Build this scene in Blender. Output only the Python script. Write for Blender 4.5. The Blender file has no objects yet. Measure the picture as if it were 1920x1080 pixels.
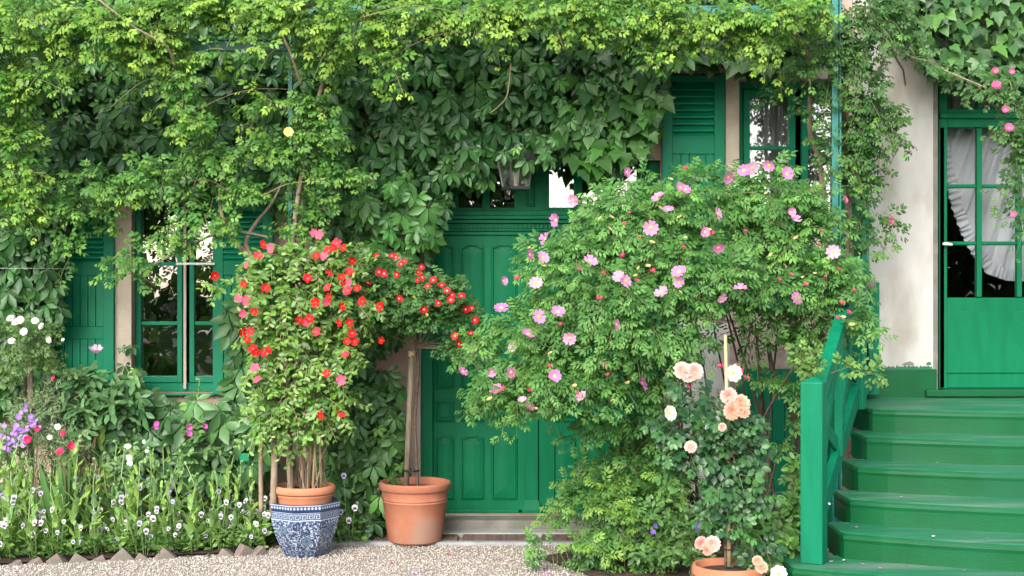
import bpy, math, random
import numpy as np
from mathutils import Vector, Matrix

# ------------------------------------------------------------------ camera, sky, sun, exposure
F = 2600.0          # focal length in pixels of a 1920 wide frame
CH = 1.73           # eye height
sc = bpy.context.scene
C = sc.collection
cam_d = bpy.data.cameras.new('camera')
cam = bpy.data.objects.new('camera', cam_d)
C.objects.link(cam)
cam.location = (0, -10, CH)
cam.rotation_euler = (math.radians(90), 0, 0)
cam_d.sensor_width = 36
cam_d.lens = 36 * F / 1920
cam_d.clip_end = 600
sc.camera = cam

SUN_EL, SUN_AZ = 36.0, 200.0        # azimuth clockwise from north (+y): light comes from behind the camera
world = bpy.data.worlds.new('World')
sc.world = world
world.use_nodes = True
wn = world.node_tree.nodes
wl_ = world.node_tree.links
bg = wn['Background']
sky = wn.new('ShaderNodeTexSky')
sky.sky_type = 'NISHITA'
sky.sun_disc = False
sky.sun_elevation = math.radians(SUN_EL)
sky.sun_rotation = math.radians(SUN_AZ)
sky.air_density = 1.0
sky.dust_density = 2.5
sky.ozone_density = 1.0
hs = wn.new('ShaderNodeHueSaturation')
hs.inputs['Saturation'].default_value = 0.55
wl_.new(sky.outputs[0], hs.inputs['Color'])
wl_.new(hs.outputs[0], bg.inputs['Color'])
bg.inputs['Strength'].default_value = 0.15
sl = bpy.data.lights.new('sun', 'SUN')
sl.energy = 1.0
sl.angle = math.radians(40)
sl.color = (1.0, 0.96, 0.9)
so = bpy.data.objects.new('sun', sl)
C.objects.link(so)
az, el = math.radians(SUN_AZ), math.radians(SUN_EL)
sd = Vector((math.sin(az) * math.cos(el), math.cos(az) * math.cos(el), math.sin(el)))
so.rotation_euler = sd.to_track_quat('Z', 'Y').to_euler()
so.location = (0, -12, 12)
sc.view_settings.view_transform = 'Standard'
sc.view_settings.look = 'None'
sc.view_settings.exposure = 1.92
sc.view_settings.gamma = 1.0
sc.view_settings.use_curve_mapping = False
sc.cycles.max_bounces = 8
sc.cycles.transparent_max_bounces = 12

rng = np.random.default_rng(7)
random.seed(7)

# ------------------------------------------------------------------ helpers
def P(px, py, z):
    """the place a photo pixel shows at distance z from the lens"""
    return np.array([(px - 960) / F * z, z - 10.0, CH - (py - 540) / F * z])
def FX(px, y=0.0): return (px - 960) / F * (10 + y)
def FZ(py, y=0.0): return CH - (py - 540) / F * (10 + y)

def wloc(o):
    v = Vector((0, 0, 0))
    while o is not None:
        v = v + o.location
        o = o.parent
    return v

def tag(o, label=None, cat=None, group=None, kind=None):
    if label: o['label'] = label
    if cat: o['category'] = cat
    if group: o['group'] = group
    if kind: o['kind'] = kind
    return o

def thing(name, loc, label, cat, group=None):
    o = bpy.data.objects.new(name, None)
    o.location = loc
    o.empty_display_size = 0.1
    C.objects.link(o)
    return tag(o, label, cat, group)

def inst(name, me, parent=None, M=None, loc=None):
    """another object on an existing mesh; M / loc in world space"""
    o = bpy.data.objects.new(name, me)
    C.objects.link(o)
    off = wloc(parent) if parent else Vector((0, 0, 0))
    if parent: o.parent = parent
    if M is not None:
        M = M.copy()
        M.translation = M.translation - off
        o.matrix_basis = M
    elif loc is not None:
        o.location = Vector(loc) - off
    return o

def copy_tree(o, parent=None):
    c = o.copy()
    C.objects.link(c)
    if parent: c.parent = parent
    for ch in list(o.children):
        copy_tree(ch, c)
    return c

def np_mesh(name, V, T, col=None, mats=None, smooth=False, midx=None):
    V = np.asarray(V, dtype=np.float32); T = np.asarray(T, dtype=np.int32)
    me = bpy.data.meshes.new(name)
    k = T.shape[1]
    me.vertices.add(len(V)); me.vertices.foreach_set('co', V.ravel())
    me.loops.add(T.size); me.loops.foreach_set('vertex_index', T.ravel())
    me.polygons.add(len(T))
    me.polygons.foreach_set('loop_start', np.arange(0, T.size, k, dtype=np.int32))
    me.polygons.foreach_set('loop_total', np.full(len(T), k, dtype=np.int32))
    if smooth: me.polygons.foreach_set('use_smooth', np.ones(len(T), dtype=bool))
    for m in mats or []: me.materials.append(m)
    if midx is not None: me.polygons.foreach_set('material_index', np.asarray(midx, dtype=np.int32))
    if col is not None:
        a = me.color_attributes.new('Col', 'FLOAT_COLOR', 'POINT')
        c4 = np.ones((len(V), 4), dtype=np.float32); c4[:, :3] = col
        a.data.foreach_set('color', c4.ravel())
    me.update(calc_edges=True)
    return me

class MB:
    """collects shapes of ONE object (world coordinates)"""
    def __init__(s): s.v = []; s.f = []; s.m = []; s.cur = 0
    def add(s, vs, fs):
        b = len(s.v); s.v += [tuple(map(float, p)) for p in vs]
        s.f += [[b + i for i in f] for f in fs]; s.m += [s.cur] * len(fs)
        return s
    def box(s, x0, x1, y0, y1, z0, z1):
        x0, x1 = min(x0, x1), max(x0, x1); y0, y1 = min(y0, y1), max(y0, y1); z0, z1 = min(z0, z1), max(z0, z1)
        vs = [(x, y, z) for z in (z0, z1) for y in (y0, y1) for x in (x0, x1)]
        return s.add(vs, [(0, 2, 3, 1), (4, 5, 7, 6), (0, 1, 5, 4), (2, 6, 7, 3), (0, 4, 6, 2), (1, 3, 7, 5)])
    def beam(s, p0, p1, w, h, up=(0, 0, 1)):
        p0, p1, up = Vector(p0), Vector(p1), Vector(up)
        d = (p1 - p0).normalized(); a = d.cross(up).normalized(); b = a.cross(d)
        vs = [p + a * (sx * w / 2) + b * (sz * h / 2) for p in (p0, p1) for sz in (-1, 1) for sx in (-1, 1)]
        return s.add(vs, [(0, 1, 3, 2), (4, 6, 7, 5), (0, 4, 5, 1), (2, 3, 7, 6), (0, 2, 6, 4), (1, 5, 7, 3)])
    def tube(s, pts, r, n=6, cap=True):
        pts = [Vector(p) for p in pts]; m = len(pts)
        rs = r if hasattr(r, '__len__') else [r] * m
        vs = []; ref = Vector((0.13, 0.31, 0.94))
        for i, p in enumerate(pts):
            d = (pts[min(i + 1, m - 1)] - pts[max(i - 1, 0)]).normalized()
            a = d.cross(ref)
            if a.length < 1e-3: a = d.cross(Vector((1, 0, 0)))
            a.normalize(); b = d.cross(a)
            for k in range(n):
                t = 2 * math.pi * k / n
                vs.append(p + a * (math.cos(t) * rs[i]) + b * (math.sin(t) * rs[i]))
        fs = [(i * n + k, i * n + (k + 1) % n, (i + 1) * n + (k + 1) % n, (i + 1) * n + k) for i in range(m - 1) for k in range(n)]
        if cap: fs += [tuple(range(n))[::-1], tuple((m - 1) * n + k for k in range(n))]
        return s.add(vs, fs)
    def lathe(s, c, prof, n=32, rot=0.0, smoothcap=True):
        vs = []; m = len(prof)
        for r, z in prof:
            for k in range(n):
                t = 2 * math.pi * k / n + rot
                vs.append((c[0] + r * math.cos(t), c[1] + r * math.sin(t), c[2] + z))
        fs = [(i * n + k, i * n + (k + 1) % n, (i + 1) * n + (k + 1) % n, (i + 1) * n + k) for i in range(m - 1) for k in range(n)]
        fs += [tuple(range(n))[::-1], tuple((m - 1) * n + k for k in range(n))]
        return s.add(vs, fs)
    def loft(s, rings, cap0=False, cap1=True):
        n = len(rings[0]); vs = [p for r in rings for p in r]
        fs = [(i * n + k, i * n + (k + 1) % n, (i + 1) * n + (k + 1) % n, (i + 1) * n + k) for i in range(len(rings) - 1) for k in range(n)]
        if cap0: fs.append(tuple(range(n))[::-1])
        if cap1: fs.append(tuple((len(rings) - 1) * n + k for k in range(n)))
        return s.add(vs, fs)
    def mesh(s, name, mats, off=(0, 0, 0), smooth=False):
        me = bpy.data.meshes.new(name)
        me.from_pydata([(p[0] - off[0], p[1] - off[1], p[2] - off[2]) for p in s.v], [], s.f)
        for m in (mats if isinstance(mats, (list, tuple)) else [mats]): me.materials.append(m)
        me.polygons.foreach_set('material_index', s.m)
        if smooth: me.polygons.foreach_set('use_smooth', [True] * len(s.f))
        me.update()
        return me
    def build(s, name, mats, parent=None, loc=None, bevel=0.0, smooth=False):
        off = wloc(parent) if parent else Vector(loc or (0, 0, 0))
        o = bpy.data.objects.new(name, s.mesh(name, mats, off, smooth))
        C.objects.link(o)
        if parent: o.parent = parent
        else: o.location = off
        if bevel:
            b = o.modifiers.new('bevel', 'BEVEL'); b.width = bevel; b.segments = 2; b.limit_method = 'ANGLE'; b.angle_limit = 0.7
        return o

# ------------------------------------------------------------------ materials
def mat(name, col, rough=0.6, col2=None, scale=8.0, bump=0.0, bscale=60.0, spec=0.5, detail=5.0, stretch=None, lo=0.35, hi=0.65, col3=None, s3=1.5):
    m = bpy.data.materials.new(name); m.use_nodes = True
    nt = m.node_tree; b = nt.nodes['Principled BSDF']
    b.inputs['Roughness'].default_value = rough
    b.inputs['Specular IOR Level'].default_value = spec
    b.inputs['Base Color'].default_value = (*col, 1)
    tc = nt.nodes.new('ShaderNodeTexCoord'); vec = tc.outputs['Object']
    if stretch:
        mp = nt.nodes.new('ShaderNodeMapping'); mp.inputs['Scale'].default_value = stretch
        nt.links.new(vec, mp.inputs['Vector']); vec = mp.outputs[0]
    def noise(sc_, det=detail):
        n = nt.nodes.new('ShaderNodeTexNoise'); n.inputs['Scale'].default_value = sc_; n.inputs['Detail'].default_value = det
        nt.links.new(vec, n.inputs['Vector']); return n
    def ramp(src, a, z):
        r = nt.nodes.new('ShaderNodeMapRange'); r.inputs[1].default_value = a; r.inputs[2].default_value = z
        nt.links.new(src, r.inputs[0]); return r.outputs[0]
    def mix(fac, a, c):
        x = nt.nodes.new('ShaderNodeMix'); x.data_type = 'RGBA'
        nt.links.new(fac, x.inputs[0])
        for i, q in ((6, a), (7, c)):
            if isinstance(q, tuple): x.inputs[i].default_value = (*q, 1)
            else: nt.links.new(q, x.inputs[i])
        return x.outputs[2]
    out = col
    if col2: out = mix(ramp(noise(scale).outputs[0], lo, hi), col, col2)
    if col3: out = mix(ramp(noise(s3, 8).outputs[0], 0.5, 0.72), out, col3)
    if not isinstance(out, tuple): nt.links.new(out, b.inputs['Base Color'])
    if bump:
        bn = nt.nodes.new('ShaderNodeBump'); bn.inputs['Strength'].default_value = bump; bn.inputs['Distance'].default_value = 0.01
        nt.links.new(noise(bscale).outputs[0], bn.inputs['Height']); nt.links.new(bn.outputs[0], b.inputs['Normal'])
    return m

def leafmat(name, rough=0.45, spec=0.5, trans=0.3, tint=(1.0, 1.15, 0.55)):
    m = bpy.data.materials.new(name); m.use_nodes = True
    nt = m.node_tree; b = nt.nodes['Principled BSDF']; out = nt.nodes['Material Output']
    at = nt.nodes.new('ShaderNodeAttribute'); at.attribute_name = 'Col'
    nt.links.new(at.outputs['Color'], b.inputs['Base Color'])
    b.inputs['Roughness'].default_value = rough; b.inputs['Specular IOR Level'].default_value = spec
    if trans:
        tr = nt.nodes.new('ShaderNodeBsdfTranslucent'); mu = nt.nodes.new('ShaderNodeMix'); mu.data_type = 'RGBA'; mu.blend_type = 'MULTIPLY'
        mu.inputs[0].default_value = 1.0; mu.inputs[7].default_value = (*tint, 1); mu.clamp_result = False
        nt.links.new(at.outputs['Color'], mu.inputs[6]); nt.links.new(mu.outputs[2], tr.inputs['Color'])
        mx = nt.nodes.new('ShaderNodeMixShader'); mx.inputs[0].default_value = trans
        nt.links.new(b.outputs[0], mx.inputs[1]); nt.links.new(tr.outputs[0], mx.inputs[2]); nt.links.new(mx.outputs[0], out.inputs['Surface'])
    return m

G1, G1b = (0.001, 0.165, 0.078), (0.001, 0.185, 0.092)
M_green = mat('green_paint', G1, 0.5, G1b, 3.0, 0.06, 90, 0.22, col3=(0.002, 0.14, 0.068), s3=2.2)
M_door = mat('door_green_paint', (0.0, 0.112, 0.045), 0.5, (0.001, 0.132, 0.055), 4.0, 0.10, 120, 0.15, stretch=(4, 4, 0.8))
M_step = mat('step_green_paint', (0.0, 0.056, 0.0145), 0.32, (0.001, 0.080, 0.024), 3.0, 0.16, 120, 0.30, col3=(0.003, 0.066, 0.028), s3=2.6, lo=.3, hi=.7)  # darker than the treads: shading of the risers is put into this colour
M_tread = mat('worn_lit_tread_paint', (0.003, 0.105, 0.042), 0.45, (0.020, 0.135, 0.070), 6, 0.25, 90, 0.3, stretch=(0.5, 3, 3), col3=(0.085, 0.155, 0.11), s3=2.2)  # worn paint, also lightened to carry the light on the step tops
M_rail = mat('railing_green_paint', (0.0, 0.115, 0.054), 0.5, (0.001, 0.140, 0.070), 5.0, 0.2, 40, 0.15, stretch=(5, 5, 0.5), col3=(0.003, 0.105, 0.056), s3=3, lo=.3, hi=.7)
M_teal = mat('teal_metal_paint', (0.008, 0.125, 0.105), 0.4, (0.010, 0.14, 0.12), 6, 0.03, 80)
M_pink = mat('pink_plaster', (0.46, 0.36, 0.30), 0.9, (0.38, 0.28, 0.23), 4, 0.5, 60, 0.2, col3=(0.30, 0.13, 0.07), s3=0.9)
M_white = mat('grey_white_plaster', (0.455, 0.44, 0.415), 0.9, (0.365, 0.35, 0.325), 3.0, 0.35, 90, 0.2, col3=(0.26, 0.235, 0.195), s3=1.9, stretch=(1.6, 1.6, 0.7))
M_cream = mat('cream_stone', (0.50, 0.43, 0.34), 0.85, (0.40, 0.34, 0.27), 6, 0.3, 80, 0.2)
M_stone = mat('grey_stone', (0.19, 0.18, 0.16), 0.85, (0.13, 0.125, 0.11), 9, 0.5, 120, 0.25, col3=(0.12, 0.13, 0.10), s3=3)
M_brick = mat('weathered_edging', (0.17, 0.135, 0.115), 0.9, (0.115, 0.095, 0.085), 14, 0.6, 120, 0.2, col3=(0.12, 0.13, 0.09), s3=9)
M_mat = mat('brown_grate', (0.13, 0.085, 0.07), 0.9, (0.08, 0.06, 0.05), 50, 0.8, 300, 0.2)
M_terra = mat('terracotta', (0.28, 0.10, 0.055), 0.8, (0.32, 0.13, 0.08), 7, 0.12, 140, 0.25, col3=(0.23, 0.165, 0.125), s3=3)
M_terra2 = mat('orange_terracotta', (0.36, 0.135, 0.065), 0.75, (0.40, 0.165, 0.09), 9, 0.08, 140, 0.3)
M_soil = mat('dark_soil', (0.045, 0.032, 0.024), 0.95, (0.08, 0.058, 0.042), 25, 1.0, 60, 0.1)
M_bark = mat('brown_bark', (0.07, 0.05, 0.036), 0.9, (0.16, 0.125, 0.09), 30, 1.0, 70, 0.15, stretch=(4, 4, 1.6))
M_grey_bark = mat('pale_bark', (0.26, 0.20, 0.14), 0.85, (0.17, 0.13, 0.09), 14, 0.6, 60, 0.2, stretch=(3, 3, 0.6))
M_cane = mat('bamboo_cane', (0.42, 0.31, 0.17), 0.6, (0.32, 0.22, 0.12), 12, 0.2, 60, 0.4, stretch=(3, 3, 0.5))
M_stake = mat('grey_wood', (0.26, 0.22, 0.155), 0.85, (0.15, 0.125, 0.085), 14, 0.7, 60, 0.2, stretch=(6, 6, 0.7))
M_dstem = mat('dark_stem', (0.055, 0.035, 0.025), 0.8, (0.09, 0.06, 0.04), 20, 0.3, 60, 0.3)
M_gstem = mat('green_stem', (0.10, 0.16, 0.05), 0.6, (0.16, 0.13, 0.06), 5, 0.0, 60, 0.3)
M_black = mat('black_metal', (0.012, 0.012, 0.012), 0.45, (0.02, 0.017, 0.014), 10)
M_plastic = mat('dark_plastic', (0.018, 0.018, 0.018), 0.5, (0.03, 0.03, 0.028), 10)
M_silver = mat('pale_metal', (0.6, 0.6, 0.58), 0.35)
M_dark = mat('dark_room', (0.05, 0.045, 0.04), 0.9)
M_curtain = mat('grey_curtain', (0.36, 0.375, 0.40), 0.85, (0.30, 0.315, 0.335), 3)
M_gravelbase = mat('gravel_ground', (0.33, 0.285, 0.24), 0.95, (0.22, 0.185, 0.16), 120, 1.0, 160, 0.2)
M_lawn = mat('lawn', (0.025, 0.055, 0.015), 0.9, (0.018, 0.04, 0.012), 6, 0.5, 60, 0.2)
M_pw = mat('porcelain_white', (0.40, 0.44, 0.49), 0.35, (0.34, 0.38, 0.43), 10)
M_pb = mat('porcelain_blue', (0.015, 0.036, 0.095), 0.35, (0.022, 0.05, 0.12), 20)
M_teal_blue = mat('porcelain_teal', (0.02, 0.06, 0.11), 0.35, (0.03, 0.08, 0.13), 30)

def scroll_mat():
    m = mat('blue_scroll_porcelain', (0.03, 0.07, 0.2), 0.35)
    nt = m.node_tree; b = nt.nodes['Principled BSDF']
    tc = nt.nodes.new('ShaderNodeTexCoord')
    n = nt.nodes.new('ShaderNodeTexNoise'); n.inputs['Scale'].default_value = 55; n.inputs['Detail'].default_value = 2
    nt.links.new(tc.outputs['Object'], n.inputs['Vector'])
    add = nt.nodes.new('ShaderNodeMix'); add.data_type = 'RGBA'; add.blend_type = 'LINEAR_LIGHT'; add.inputs[0].default_value = 0.02
    nt.links.new(tc.outputs['Object'], add.inputs[6]); nt.links.new(n.outputs['Color'], add.inputs[7])
    v = nt.nodes.new('ShaderNodeTexVoronoi'); v.inputs['Scale'].default_value = 82; v.feature = 'SMOOTH_F1'; v.inputs['Smoothness'].default_value = 0.25
    nt.links.new(add.outputs[2], v.inputs['Vector'])
    r = nt.nodes.new('ShaderNodeMapRange'); r.inputs[1].default_value = 0.36; r.inputs[2].default_value = 0.46
    nt.links.new(v.outputs['Distance'], r.inputs[0])
    x = nt.nodes.new('ShaderNodeMix'); x.data_type = 'RGBA'
    x.inputs[6].default_value = (0.38, 0.42, 0.48, 1); x.inputs[7].default_value = (0.014, 0.032, 0.085, 1)
    nt.links.new(r.outputs[0], x.inputs[0]); nt.links.new(x.outputs[2], b.inputs['Base Color'])
    return m
M_scroll = scroll_mat()

def glass_mat(name, refl=0.35, tintc=(1, 1, 1), rough=0.0):
    m = bpy.data.materials.new(name); m.use_nodes = True
    nt = m.node_tree; nt.nodes.remove(nt.nodes['Principled BSDF']); out = nt.nodes['Material Output']
    t = nt.nodes.new('ShaderNodeBsdfTransparent'); t.inputs[0].default_value = (*tintc, 1)
    g = nt.nodes.new('ShaderNodeBsdfGlossy'); g.inputs['Roughness'].default_value = rough
    x = nt.nodes.new('ShaderNodeMixShader'); x.inputs[0].default_value = refl
    tc = nt.nodes.new('ShaderNodeTexCoord'); n = nt.nodes.new('ShaderNodeTexNoise'); n.inputs['Scale'].default_value = 3.0
    bn = nt.nodes.new('ShaderNodeBump'); bn.inputs['Strength'].default_value = 0.06; bn.inputs['Distance'].default_value = 0.02
    nt.links.new(tc.outputs['Object'], n.inputs['Vector']); nt.links.new(n.outputs[0], bn.inputs['Height']); nt.links.new(bn.outputs[0], g.inputs['Normal'])
    nt.links.new(t.outputs[0], x.inputs[1]); nt.links.new(g.outputs[0], x.inputs[2]); nt.links.new(x.outputs[0], out.inputs['Surface'])
    return m
M_glass = glass_mat('old_window_glass', 0.17)
M_glass_dull = glass_mat('shaded_window_glass', 0.05)
M_lamp_glass = glass_mat('dusty_lamp_glass', 0.38, (0.8, 0.76, 0.72), 0.15)

# ------------------------------------------------------------------ ground
def sheet(name, x0, x1, y0, y1, z, m, label=None):
    o = MB().add([(x0, y0, z), (x1, y0, z), (x1, y1, z), (x0, y1, z)], [(0, 1, 2, 3)]).build(name, m)
    tag(o, label, None, None, 'structure')
    return o
sheet('ground', -250, 250, -300, 300, -0.02, M_lawn, 'green lawn stretching away from the house')
sheet('gravel_path', -12, 12, -13, 0.05, -0.004, M_gravelbase, 'pale gravel path in front of the house')
bz0, bz1 = 8.72, 9.10            # distance of the bed edge at left and right
bl, br = P(-260, 0, 8.45), P(497, 0, 9.08)
o = MB().add([(bl[0], bl[1], 0.012), (br[0], br[1], 0.012), (br[0] + .05, 0.02, 0.03), (bl[0] - 1, 0.02, 0.03)], [(0, 1, 2, 3)]).build('flower_bed', M_soil)
tag(o, 'dark soil of the flower bed under the left window', None, None, 'structure')
a, b_ = P(1010, 0, 8.55), P(1500, 0, 8.2)
o = MB().add([(0.16, -1.15, 0.012), (0.5, -1.75, 0.012), (1.2, -2.2, 0.012), (1.66, -2.25, 0.012), (1.66, 0.02, 0.02), (1.15, 0.02, 0.02), (0.95, -0.4, 0.02)], [tuple(range(7))]).build('planting_bed', M_soil)
tag(o, 'soil of the planting bed between the door and the steps', None, None, 'structure')

ORDN = 'first second third fourth fifth sixth seventh eighth ninth tenth eleventh twelfth thirteenth fourteenth fifteenth sixteenth seventeenth eighteenth nineteenth twentieth twenty-first twenty-second twenty-third twenty-fourth twenty-fifth twenty-sixth twenty-seventh twenty-eighth'.split()
def relabel(items, fmt):
    """items: (x, object); numbered from the left"""
    for i, (x, o) in enumerate(sorted(items, key=lambda q: q[0])):
        o['label'] = fmt.format(ORDN[i] if i < len(ORDN) else 'number %d' % (i + 1))
# ------------------------------------------------------------------ house
house = thing('house', (0, 0.3, 0), 'plastered house front with green shutters and doors behind the climbing plants', 'house')

def wall_sheet(name, m, x0, x1, z0, z1, holes, yf, yb, parent):
    xs = sorted({x0, x1, *[h[0] for h in holes], *[h[1] for h in holes]}); zs = sorted({z0, z1, *[h[2] for h in holes], *[h[3] for h in holes]})
    xs = [x for x in xs if x0 <= x <= x1]; zs = [z for z in zs if z0 <= z <= z1]
    def solid(i, j):
        if not (0 <= i < len(xs) - 1 and 0 <= j < len(zs) - 1): return False
        cx, cz = (xs[i] + xs[i + 1]) / 2, (zs[j] + zs[j + 1]) / 2
        return not any(h[0] < cx < h[1] and h[2] < cz < h[3] for h in holes)
    w = MB()
    for i in range(len(xs) - 1):
        for j in range(len(zs) - 1):
            if not solid(i, j): continue
            a, b, c, d = xs[i], xs[i + 1], zs[j], zs[j + 1]
            w.add([(a, yf, c), (b, yf, c), (b, yf, d), (a, yf, d)], [(0, 1, 2, 3)])
            w.add([(a, yb, c), (b, yb, c), (b, yb, d), (a, yb, d)], [(3, 2, 1, 0)])
            if not solid(i - 1, j): w.add([(a, yf, c), (a, yb, c), (a, yb, d), (a, yf, d)], [(3, 2, 1, 0)])
            if not solid(i + 1, j): w.add([(b, yf, c), (b, yb, c), (b, yb, d), (b, yf, d)], [(0, 1, 2, 3)])
            if not solid(i, j - 1): w.add([(a, yf, c), (b, yf, c), (b, yb, c), (a, yb, c)], [(3, 2, 1, 0)])
            if not solid(i, j + 1): w.add([(a, yf, d), (b, yf, d), (b, yb, d), (a, yb, d)], [(0, 1, 2, 3)])
    return w.build(name, m, parent)

HL = (FX(247), FX(453), FZ(736), FZ(345))          # left window
HD = (FX(788), FX(1238), 0.09, FZ(300))            # entrance
HU = (FX(1384), FX(1590), FZ(588), FZ(150))        # window by the post
HR = (FX(1748), FX(2036), 0.97, FZ(115))           # door above the steps
XS = FX(1598)
wall_sheet('wall', M_pink, -6.2, XS, -0.05, 5.6, [HL, HD, HU], 0.0, 0.32, house)
wall_sheet('wall', M_white, XS, 6.4, -0.05, 5.6, [HR], -0.02, 0.32, house)
r = MB()
r.box(-6.2, -6.1, 0.33, 4.0, -0.05, 5.6).box(6.3, 6.4, 0.33, 4.0, -0.05, 5.6).box(-6.1, 6.3, 3.9, 4.0, -0.05, 5.6).box(-6.1, 6.3, 0.33, 3.9, -0.05, 0.05)
r.box(-6.1, 6.3, 0.33, 3.9, 5.5, 5.6)
r.build('interior_shell', M_dark, house)
MB().add([(-6.5, -0.35, 5.56), (6.7, -0.35, 5.56), (6.7, 4.3, 5.56), (-6.5, 4.3, 5.56), (-6.5, 2, 7.6), (6.7, 2, 7.6)], [(0, 1, 5, 4), (2, 3, 4, 5), (0, 4, 3), (1, 2, 5), (3, 2, 1, 0)]).build('roof', mat('slate', (0.08, 0.08, 0.09), 0.7), house)
# string course and mouldings at the top right, skirting, reveals
t = MB(); x0 = FX(1600); 
t.box(x0, 6.4, -0.05, -0.021, FZ(64), FZ(50)).box(x0, 6.4, -0.08, -0.021, FZ(49.5), FZ(38)).box(x0, 6.4, -0.11, -0.021, FZ(37.5), FZ(18))
t.build('cornice', M_cream, house, bevel=0.006)
MB().box(FX(1590), FX(1752), -0.06, -0.021, 0.93, FZ(691)).build('skirting', M_step, house, bevel=0.006)
q = MB(); xs_ = np.linspace(FX(1642), FX(1746), 34); hs_ = [FZ(691) + .012 + .010 * math.sin(9 * t) + random.uniform(0, .012) for t in range(34)]
q.add([(x, -.0235, FZ(691) - .004) for x in xs_] + [(x, -.0235, h) for x, h in zip(xs_, hs_)], [(k, k + 1, 35 + k, 34 + k) for k in range(33)]); q.build('paint_edge', M_tread, house)
MB().add([(FX(x), -.0238, FZ(y)) for x, y in ((1688, 684), (1712, 685), (1711, 680), (1704, 677), (1694, 680))], [(0, 1, 2, 3, 4)]).build('plaster_chip', M_stone, house)
MB().add([(FX(x), -.0238, FZ(y)) for x, y in ((1734, 684), (1744, 684), (1743, 678), (1737, 679))], [(0, 1, 2, 3)]).build('paint_smear', M_tread, house)
MB().box(FX(1746), FX(1757.5), -0.012, 0.30, 0.98, FZ(118)).build('door_reveal', M_stone, house)
MB().box(FX(1730), FX(2060), -0.10, 0.32, 0.955, 1.0).build('door_sill', M_step, house, bevel=0.004)
# window surround
s = MB(); s.box(FX(1359), FX(1385), -0.03, -0.001, FZ(600), FZ(128)).box(FX(1385), FX(1590), -0.03, -0.001, FZ(149), FZ(128)).box(FX(1590), FX(1597), -0.03, -0.001, FZ(600), FZ(128))
s.build('window_surround', M_cream, house, bevel=0.004)
for a_, b_ in ((217, 248), (453, 484)): MB().box(FX(a_), FX(b_), -0.022, -0.001, FZ(750), FZ(350)).build('window_surround', M_cream, house, bevel=0.004)
# pale rendered panel and boarded hatch under the right window
MB().box(FX(1270), FX(1368), -0.018, -0.001, 0.0, FZ(606)).build('pale_panel', mat('pale_render', (0.62, 0.60, 0.57), 0.9, (0.52, 0.5, 0.47), 5, 0.3, 60), house)
MB().box(FX(1368.5), FX(1560), -0.012, -0.001, FZ(691), FZ(606)).build('pink_panel', mat('pink_roughcast', (0.52, 0.38, 0.35), 0.95, (0.43, 0.31, 0.28), 30, 1.0, 90), house)
hatch = MB().box(FX(1380), FX(1552), -0.010, -0.001, 0.03, FZ(692)).build('cellar_hatch', M_green, house)
x = FX(1381)
while x < FX(1545):
    MB().box(x, x + 0.083, -0.032, -0.0105, 0.035, FZ(693)).build('board', M_green, hatch, bevel=0.004); x += 0.0855
MB().box(FX(1440), FX(1475), -0.055, -0.0325, FZ(829), FZ(823)).build('latch', M_green, hatch, bevel=0.003)

# --- shutters
slat_cache = {}
def shutter(x0, x1, z0, z1, zl0, zl1, nsl, rails, y=-0.055, d=0.04, nb=6, label=None):
    """frame mesh with louvre slats above and boards below"""
    st = 0.075
    m = MB()
    m.box(x0, x0 + st, y, y + d, z0, z1).box(x1 - st, x1, y, y + d, z0, z1)
    a, b = x0 + st, x1 - st
    for (p, q) in rails: m.box(a, b, y + 0.003, y + d - 0.003, p, q)
    f = m.build('shutter', M_green, house, bevel=0.003)
    if label: f['label'] = label
    w = b - a - 0.004; step = (zl1 - zl0) / nsl
    me = None
    for i in range(nsl):
        zc = zl0 + step * (i + 0.5); c = ((a + b) / 2, y + d / 2, zc)
        if me is None:
            hw, hd, hh, th = w / 2, d * 0.52, step * 0.60, 0.006
            ml = MB(); ml.add([(sx * hw, -hd, -hh + sz * th) for sz in (-1, 1) for sx in (-1, 1)] + [(sx * hw, hd, hh + sz * th) for sz in (-1, 1) for sx in (-1, 1)],
                              [(0, 1, 3, 2), (4, 6, 7, 5), (0, 4, 5, 1), (2, 3, 7, 6), (0, 2, 6, 4), (1, 5, 7, 3)])
            me = ml.mesh('slat', M_green)
        inst('slat', me, f, loc=c)
    rs = sorted(rails)
    bw = (b - a) / nb
    for k in range(len(rs) - 1):
        p, q = rs[k][1], rs[k + 1][0]
        if abs((p + q) / 2 - (zl0 + zl1) / 2) < 0.05: continue
        bm = MB().box(-bw / 2 + 0.003, bw / 2 - 0.003, -0.009, 0.009, 0.002, q - p - 0.002).mesh('board', M_green)
        for i in range(nb): inst('board', bm, f, loc=(a + bw * (i + 0.5), y + d * 0.5, p))
        MB().box(a + 0.001, b - 0.001, y + d * 0.5 + 0.0095, y + d * 0.5 + 0.014, p + 0.001, q - 0.001).build('backing', M_green, f)
    return f
def rail(p, q): return (FZ(max(p, q)), FZ(min(p, q)))
shutter(FX(105), FX(217), FZ(738), FZ(370), FZ(492), FZ(398), 10, [rail(738, 724), rail(635, 612), rail(516, 493), rail(397, 370)], nb=5, label='left window shutter folded back on the wall')
shutter(FX(403), FX(515), FZ(738), FZ(370), FZ(492), FZ(398), 10, [rail(738, 724), rail(635, 612), rail(516, 493), rail(397, 370)], y=-0.075, nb=5, label='window shutter half hidden by the red flowers')
shutter(FX(1240), FX(1357), FZ(590), FZ(143), FZ(258), FZ(157), 8, [rail(590, 570), rail(430, 400), rail(290, 259), rail(156, 143)], nb=5, label='tall shutter beside the upper window')
m = MB().box(FX(1591), FX(1606), -0.36, -0.022, FZ(590), FZ(250)).build('shutter', M_green, house, bevel=0.004); m['label'] = 'open shutter seen edge on beside the post'

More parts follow.
